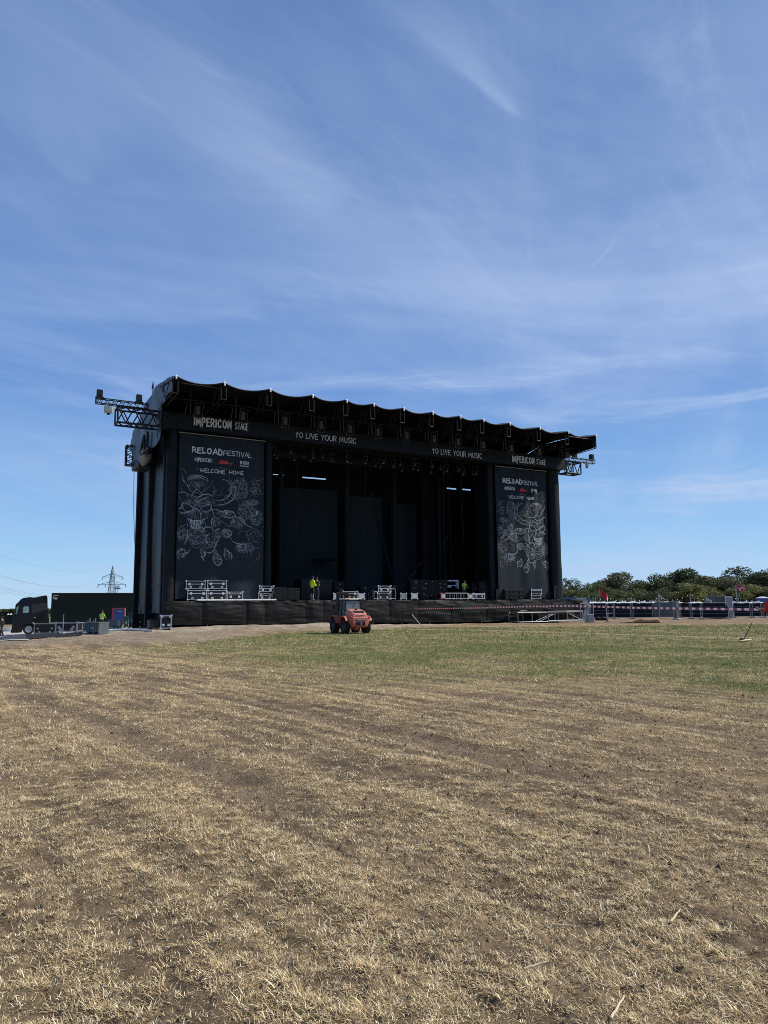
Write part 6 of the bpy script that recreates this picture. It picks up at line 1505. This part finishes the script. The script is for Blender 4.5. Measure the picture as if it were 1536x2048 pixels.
# ------------------------------------------------------------ barrier tape and the person holding it
A_ = atY(1531.5, 1219, 22.55); B2 = S(on_y(828, 1218, -1.35).x, -1.35, 0)
TP = [(828, 1218), (900, 1216.8), (970, 1215.5), (1045, 1213.3), (1110, 1212.4), (1170, 1212.6), (1230, 1214.3), (1280, 1215.8), (1330, 1216.6), (1380, 1217.2), (1440, 1218), (1490, 1218.7), (1531.5, 1219)]
tp = []
for px_, py_ in TP:
    r_ = ray(px_, py_); u = r_.x / r_.y; den = (B2.x - A_.x) - u * (B2.y - A_.y); t = (u * A_.y - A_.x) / den if abs(den) > 1e-9 else 0; Y = A_.y + t * (B2.y - A_.y)
    tp.append(EYE + r_ * (Y / r_.y))
tp.reverse(); acc = [0.0]
for a, b in zip(tp, tp[1:]): acc.append(acc[-1] + (b - a).length)
def tpos(s_):
    k = 0
    while k < len(acc) - 2 and acc[k + 1] < s_: k += 1
    f = (s_ - acc[k]) / (acc[k + 1] - acc[k]); p0 = tp[max(0, k - 1)]; p1 = tp[k]; p2 = tp[k + 1]; p3 = tp[min(len(tp) - 1, k + 2)]
    return .5 * (2 * p1 + (p2 - p0) * f + (2 * p0 - 5 * p1 + 4 * p2 - p3) * f * f + (3 * p1 - p0 - 3 * p2 + p3) * f ** 3)
tape = MB(); step = .0875; n = int(acc[-1] / step); mi = []
for k in range(n + 1):
    c = tpos(k * step); tw = .25 * math.sin(k * .05) + .35 * max(0, math.sin(k * .021)) ** 6; d = Vector((.0, math.sin(tw) * .038, math.cos(tw) * .038)); tape.v += [tuple(c - d), tuple(c + d)]
    if k < n: tape.f.append((2 * k, 2 * k + 2, 2 * k + 3, 2 * k + 1)); tape.sm.append(False); mi.append((k // 2) % 2)
o = tape.build('barrier_tape', mat('white_tape', (.82, .81, .78), .4, var=.04), fix=False); o.data.materials.append(mat('red_tape', (.52, .030, .035), .4, var=.06)); o.data.polygons.foreach_set('material_index', mi)
tag(o, 'red and white striped barrier tape stretched from the stage to the right edge', 'barrier tape')
pp = hit(1551, 1302.5)
person('person in a red shirt at the right edge holding the striped tape', Vector((pp.x + .02, pp.y, float(base_h(pp.x, pp.y)))), R(12), (((.06, .02, -.28), (-.05, .22, -.33)), ((.05, .05, -.27), (.10, .16, -.22))), top=M_REDC, sleeve='long', bmat=M_DEN, cap=False, scale=1.02, skin_m=M_SKIN_D)
# leaning rod with laths, pale lath, scraps
p = hit(1483.5, 1281); r = thing('leaning_rod', 'thin dark rod standing askew in the grass beside pale laths', 'rod', p)
e = atY(1504, 1245.5, p.y) - p; MB().tube((0, 0, -.1), e, .014, 6).build('shaft', M_STEEL, r); MB().cbox(-.06, .06, -.06, .06, -.02, .08, .015).build('base', M_RUB, r)
M_LATH = mat('fresh_pale_wood', (.62, .50, .30), .7, var=.15, scale=20)
def lath(x0, y0, x1, y1, label, w=.045):
    a = hit(x0, y0); b = hit(x1, y1); c = (a + b) / 2; d = b - a; L = math.hypot(d.x, d.y); o = bevel(MB().box(-L / 2, L / 2, -w, w, .02, .055).build('wooden_lath', M_LATH, loc=Vector((c.x, c.y, float(terrain(c.x, c.y)) + .02)), rot=math.atan2(d.y, d.x)), .006, 1); tag(o, label, 'lath', 'pale wooden laths lying in the grass')
lath(1481, 1279, 1507, 1279.6, 'pale lath lying behind the other one at the leaning rod'); lath(1481, 1285, 1502, 1281.5, 'pale lath lying askew in front at the leaning rod'); lath(1316, 1279, 1340, 1279.8, 'single pale lath in the green grass below the straw roll', .03)
p = hit(823, 1230); p = S(*on_y(833, 1246, -1.6)[:2], 0)
o = MB().tube((.28, .0, .0), (-.30, .25, .75), .022, 6).build('leaning_stick', M_ALUD, loc=Vector((p.x, p.y, float(base_h(p.x, p.y)))), rot=PHI * .2); tag(o, 'pale stick leaning against the skirt at the start of the tape', 'stick')
def stick(px, py, L, rot, label):
    p = hit(px, py); o = MB(); L *= .8; pts = [Vector((-L / 2 + L * k / 6, .0018 * math.sin(k * 2.1), .022 + .004 * k)) for k in range(7)]
    for k, (a, b) in enumerate(zip(pts, pts[1:])): o.tube(a, b, .006 * (1 - .07 * k), 7, .006 * (1 - .07 * (k + 1)))
    o = o.build('dry_stalk', M_LATH, loc=Vector((p.x, p.y, float(terrain(p.x, p.y)))), rot=rot); tag(o, label, 'stalk', 'pale stalks lying on the trampled ground')
stick(1352, 1850, .13, .8, 'pale dry stalk on the dark clod at lower right'); stick(1128, 1858, .14, -.7, 'pale dry stalk left of the dark clod at lower right'); stick(1072, 1942, .12, .1, 'pale dry stalk in the lower middle of the field'); stick(1236, 2030, .16, .9, 'pale dry stalk at the bottom edge')

# ------------------------------------------------------------ pylon and its wires
PY = 620.0
pb = atY(222.5, 1216, PY); pb.z = -2.0; PS = PY / (F) ; r = thing('electricity_pylon', 'grey lattice pylon with two cross arms beyond the lorry', 'pylon', pb)
M_PYL = mat('weathered_pylon_steel', (.27, .31, .34), .6, .2, var=.1); H = atY(222.5, 1132, PY).z - pb.z
zp = lambda py: atY(222.5, py, PY).z - pb.z
m_ = MB(); lv = [(0, 4.2), (zp(1190), 2.6), (zp(1178), 2.2), (zp(1166), 1.75), (zp(1153), 1.3), (zp(1143), .8), (H, .12)]
for (z0, w0), (z1, w1) in zip(lv, lv[1:]):
    c0 = [(-w0, -w0, z0), (w0, -w0, z0), (w0, w0, z0), (-w0, w0, z0)]; c1 = [(-w1, -w1, z1), (w1, -w1, z1), (w1, w1, z1), (-w1, w1, z1)]
    for i in range(4):
        j = (i + 1) % 4; m_.tube(c0[i], c1[i], .26, 4); m_.tube(c0[i], c1[j], .15, 4); m_.tube(c0[j], c1[i], .15, 4); m_.tube(c1[i], c1[j], .15, 4)
m_.build('tower', M_PYL, r); tips = []
for pyl, x0, x1, hub in ((1154, 202.5, 243, 1147), (1169, 194.5, 249.5, 1163)):
    a_ = MB()
    for px_ in (x0, x1):
        tx_ = (px_ - 222.5) * PS; z = zp(pyl)
        for y in (-1, 1): a_.tube((0, y, z), (tx_, 0, z), .2, 4); a_.tube((0, y, zp(hub)), (tx_, 0, z), .17, 4)
        for k in (.35, .7): a_.tube((tx_ * k, 0, z), (tx_ * k, 0, z + (zp(hub) - z) * (1 - k)), .12, 4)
    ao = a_.build('cross_arm', M_PYL, r)
    for px_ in ((x0, x1) if pyl == 1154 else (x0, 209, 236, x1)):
        tx_ = (px_ - 222.5) * PS; z = zp(pyl)
        MB().tube((tx_ - .25, 0, z), (tx_ - .12, 0, z - 2.2), .17, 5).tube((tx_ + .25, 0, z), (tx_ + .12, 0, z - 2.2), .17, 5).build('insulator', M_PYL, ao); tips.append(Vector((tx_, 0, z - 2.3)))
tips.append(Vector((0, 0, H)))
# the wires run left and towards the viewer to a pylon outside the frame
ends = [(-60, 1128), (-60, 1135), (-60, 1152), (-60, 1158), (-60, 1166), (-60, 1171), (-60, 1088)]
for i, (tp_, (ex, ey)) in enumerate(zip(tips, ends)):
    e = atY(ex, ey, 300) - pb; pts = [tp_.lerp(e, k / 24) - Vector((0, 0, 7.5 * 4 * (k / 24) * (1 - k / 24))) for k in range(25)]
    w_ = MB()
    for k, (a, b) in enumerate(zip(pts, pts[1:])): w_.tube(a, b, .055, 4, cap=False)
    o = w_.build('power_line', M_PYL, loc=pb, fix=False); tag(o, 'faint power line hanging from the lattice pylon towards the left edge', 'power line', 'power lines from the pylon')
a = atY(233, 1216, 560); a.z = -2; r = thing('light_mast', 'tiny mast with a lamp cluster just right of the pylon', 'mast', a)
zq = atY(233, 1177, 560).z - a.z; MB().tube((0, 0, 0), (0, 0, zq), .3, 6, .2).build('pole', M_PYL, r); MB().cbox(-2.2, 2.6, -.5, .5, zq - .6, zq + .6, .1).cbox(-1.2, 1.6, -.5, .5, zq + .8, zq + 1.6, .1).build('lamp_cluster', M_PYL, r)

# ------------------------------------------------------------ trees
M_BARK = mat('grey_brown_bark', (.075, .060, .045), .9, var=.3, scale=6, bump=.6)
M_LEAF = attr_mat('tree_leaf', 'leaf', rough=.6, spec=.25, trans=.25)
def tree_mesh(seed, col, nl=1700, wide=.42, low=.12, leaf=.034):
    """a tree one unit tall: returns trunk MB and crown mesh"""
    g = np.random.default_rng(seed); t = MB(); top = Vector((g.normal(0, .02), g.normal(0, .02), .62))
    t.tube((0, 0, -.03), (top.x * .4, top.y * .4, .25), .030, 8, .022); t.tube((top.x * .4, top.y * .4, .25), top, .022, 7, .008); lobes = []
    for k in range(15):
        a = g.uniform(0, 6.283); z = g.uniform(low + .12, .86); rad = wide * math.sqrt(max(.05, math.sin(math.pi * min(1, (z - low * .5) / (1.05 - low * .5)))) ) * g.uniform(.25, .85)
        c = Vector((math.cos(a) * rad, math.sin(a) * rad, z)); lobes.append((c, g.uniform(.11, .2)))
        b0 = Vector((top.x * z * .6, top.y * z * .6, max(.12, z - g.uniform(.15, .3)))); t.tube(b0, b0.lerp(c, .55) + Vector((0, 0, -.01)), .009, 5, .006); t.tube(b0.lerp(c, .55) + Vector((0, 0, -.01)), c, .006, 5, .003)
    lobes += [(Vector((g.normal(0, .05), g.normal(0, .05), .84)), .17), (Vector((0, 0, .5)), .28), (Vector((.1, -.1, .35)), .24), (Vector((-.12, .05, .4)), .24)]
    P = []; C = []
    for c, rr in lobes:
        n = int(nl * rr * rr / sum(q[1] ** 2 for q in lobes)); d = g.normal(size=(n, 3)); d /= np.linalg.norm(d, axis=1)[:, None]; q = rr * (g.uniform(.35, 1.12, n) ** .6)
        P.append(np.array(c)[None] + d * q[:, None] * np.array([1, 1, .82])); C.append(np.tile(g.normal(1, .16), n))
    P = np.vstack(P); sh = np.concatenate(C); n = len(P); keep = P[:, 2] > low * .6; P = P[keep]; sh = sh[keep]; n = len(P)
    u = g.normal(size=(n, 3)); u /= np.linalg.norm(u, axis=1)[:, None]; v = np.cross(u, g.normal(size=(n, 3))); v /= np.linalg.norm(v, axis=1)[:, None]; s_ = leaf * g.uniform(.5, 1.25, n)[:, None]
    V = np.stack([P - u * s_, P + v * s_ * .55, P + u * s_, P - v * s_ * .55], 1)
    me = bpy.data.meshes.new('crown'); me.vertices.add(n * 4); me.vertices.foreach_set('co', V.ravel()); me.loops.add(n * 4); me.loops.foreach_set('vertex_index', np.arange(n * 4)); me.polygons.add(n); me.polygons.foreach_set('loop_start', np.arange(n) * 4); me.update(calc_edges=True)
    cc = np.ones((n, 4, 4)); base = np.array(col)[None] * sh[:, None] * g.uniform(.7, 1.3, n)[:, None]; cc[:, :, :3] = base[:, None, :]
    ca = me.color_attributes.new('leaf', 'FLOAT_COLOR', 'POINT'); ca.data.foreach_set('color', np.clip(cc, .004, 1).ravel()); me.materials.append(M_LEAF)
    return t, me
KINDS = {'dark': ((.062, .080, .034), .38, .12), 'olive': ((.134, .150, .052), .46, .05), 'mid': ((.090, .116, .045), .42, .08), 'grey': ((.136, .142, .080), .36, .10), 'yellow': ((.178, .178, .058), .42, .06)}
ADJ = {'dark': 'dark green', 'olive': 'olive green bushy', 'mid': 'mid green', 'grey': 'greyish thin crowned', 'yellow': 'yellow-green'}
LIB = {}
for k, (c, wd, lo) in KINDS.items():
    for v in range(2):
        t, me = tree_mesh(sum(map(ord, k)) + v * 7, c, 6500 if k != 'grey' else 5000, wd, lo, .024); LIB[k, v] = (t.build('trunk', M_BARK), me)
used = set(); tcount = 0
def tree(px, yt, Y, kind, where, wide=1.0, group='trees beyond the fence', name='broadleaf_tree'):
    global tcount
    v = tcount % 2; tcount += 1; a = atY(px, 1215, Y); a.z = float(base_h(a.x, a.y)); h = (atY(px, yt, Y).z - a.z) / .98
    r = thing(name, ADJ[kind] + ' tree ' + where, 'tree', a, (tcount * 1.7) % 6.28, group); r.scale = (h * wide, h * wide, h)
    tk, me = LIB[kind, v]; o = tk if (kind, v) not in used else tk.copy()
    if (kind, v) in used: COL.objects.link(o)
    used.add((kind, v)); o.parent = r; c = bpy.data.objects.new('crown', me); COL.objects.link(c); c.parent = r
for px_, yt, kind, where, wd in ((1128, 1157, 'dark', 'peeking out right at the stage end', 1.0), (1152, 1167, 'mid', 'second from the stage in the back row', 1.1), (1176, 1166, 'grey', 'behind the office container in the back row', 1.1), (1198, 1163, 'olive', 'above the drooping crimson flag', 1.0), (1222, 1158, 'mid', 'left of the greyish tall one', 1.0),
                                 (1244, 1143, 'grey', 'standing tall among the back row left of centre', 1.25), (1268, 1160, 'mid', 'just right of the greyish tall one', 1.1), (1290, 1163, 'olive', 'above the straw roll in the back row', 1.1), (1312, 1147, 'dark', 'with a pointed top left of the highest middle one', 1.0), (1334, 1153, 'dark', 'between the pointed one and the highest middle one', 1.0),
                                 (1358, 1143, 'dark', 'at the left shoulder of the highest middle one', 1.0), (1380, 1136, 'dark', 'highest in the middle of the row', 1.1), (1404, 1150, 'yellow', 'right of the highest middle one', 1.1), (1428, 1156, 'grey', 'with brownish top above the torn panel', 1.1), (1448, 1150, 'mid', 'above the grey cabin', .9), (1468, 1153, 'grey', 'right behind the emblem flag', .9),
                                 (1490, 1132, 'dark', 'highest of all at the right', 1.1), (1514, 1145, 'dark', 'right of the highest right one', 1.0), (1536, 1138, 'dark', 'at the right edge', 1.1), (1562, 1144, 'mid', 'just outside the right edge', 1.1), (1590, 1148, 'dark', 'further outside the right edge', 1.1)):
    tree(px_, yt, 150 + 6 * math.sin(px_), kind, where, wd * 1.2)
for px_, yt, kind, where in ((1132, 1179, 'olive', 'low beside the stage end in the front row'), (1158, 1178, 'olive', 'low above the office container'), (1186, 1184, 'mid', 'low left of the drooping flag pole'), (1210, 1186, 'dark', 'low right of the drooping flag pole'), (1234, 1179, 'mid', 'low before the greyish tall one'), (1258, 1181, 'olive', 'low left above the straw roll'),
                             (1282, 1176, 'olive', 'low above the straw roll'), (1306, 1182, 'dark', 'low before the pointed one'), (1330, 1176, 'mid', 'low behind the streaming pennant'), (1354, 1184, 'dark', 'low above the stacked mesh panels'), (1378, 1164, 'yellow', 'broad and bright before the highest middle one'), (1402, 1172, 'yellow', 'low and bright above the torn panel'),
                             (1428, 1182, 'olive', 'low left of the grey cabin'), (1452, 1184, 'mid', 'low behind the grey cabin'), (1478, 1174, 'olive', 'low behind the emblem flag pole'), (1502, 1168, 'yellow', 'bright below the highest right one'), (1524, 1182, 'dark', 'low above the tall blue toilet'), (1552, 1172, 'mid', 'low outside the right edge'), (1580, 1176, 'olive', 'lowest outside the right edge')):
    tree(px_, yt, 124 + 4 * math.sin(px_ * 2), kind, where, 1.8)
for i, (px_, yt, kind) in enumerate(((-14, 1219, 'mid'), (3, 1220, 'grey'), (13, 1217.5, 'mid'), (23, 1217, 'dark'), (34, 1219, 'mid'), (98, 1216, 'grey'), (110, 1218, 'mid'))):
    tree(px_, yt, 190, kind, ('outside the left edge far off', 'far off at the left edge', 'far off left of the tents', 'far off above the tents', 'far off behind the windscreen', 'far off in the gap behind the lorry cab', 'far off behind the trailer')[i], 1.9, 'far trees at the left')
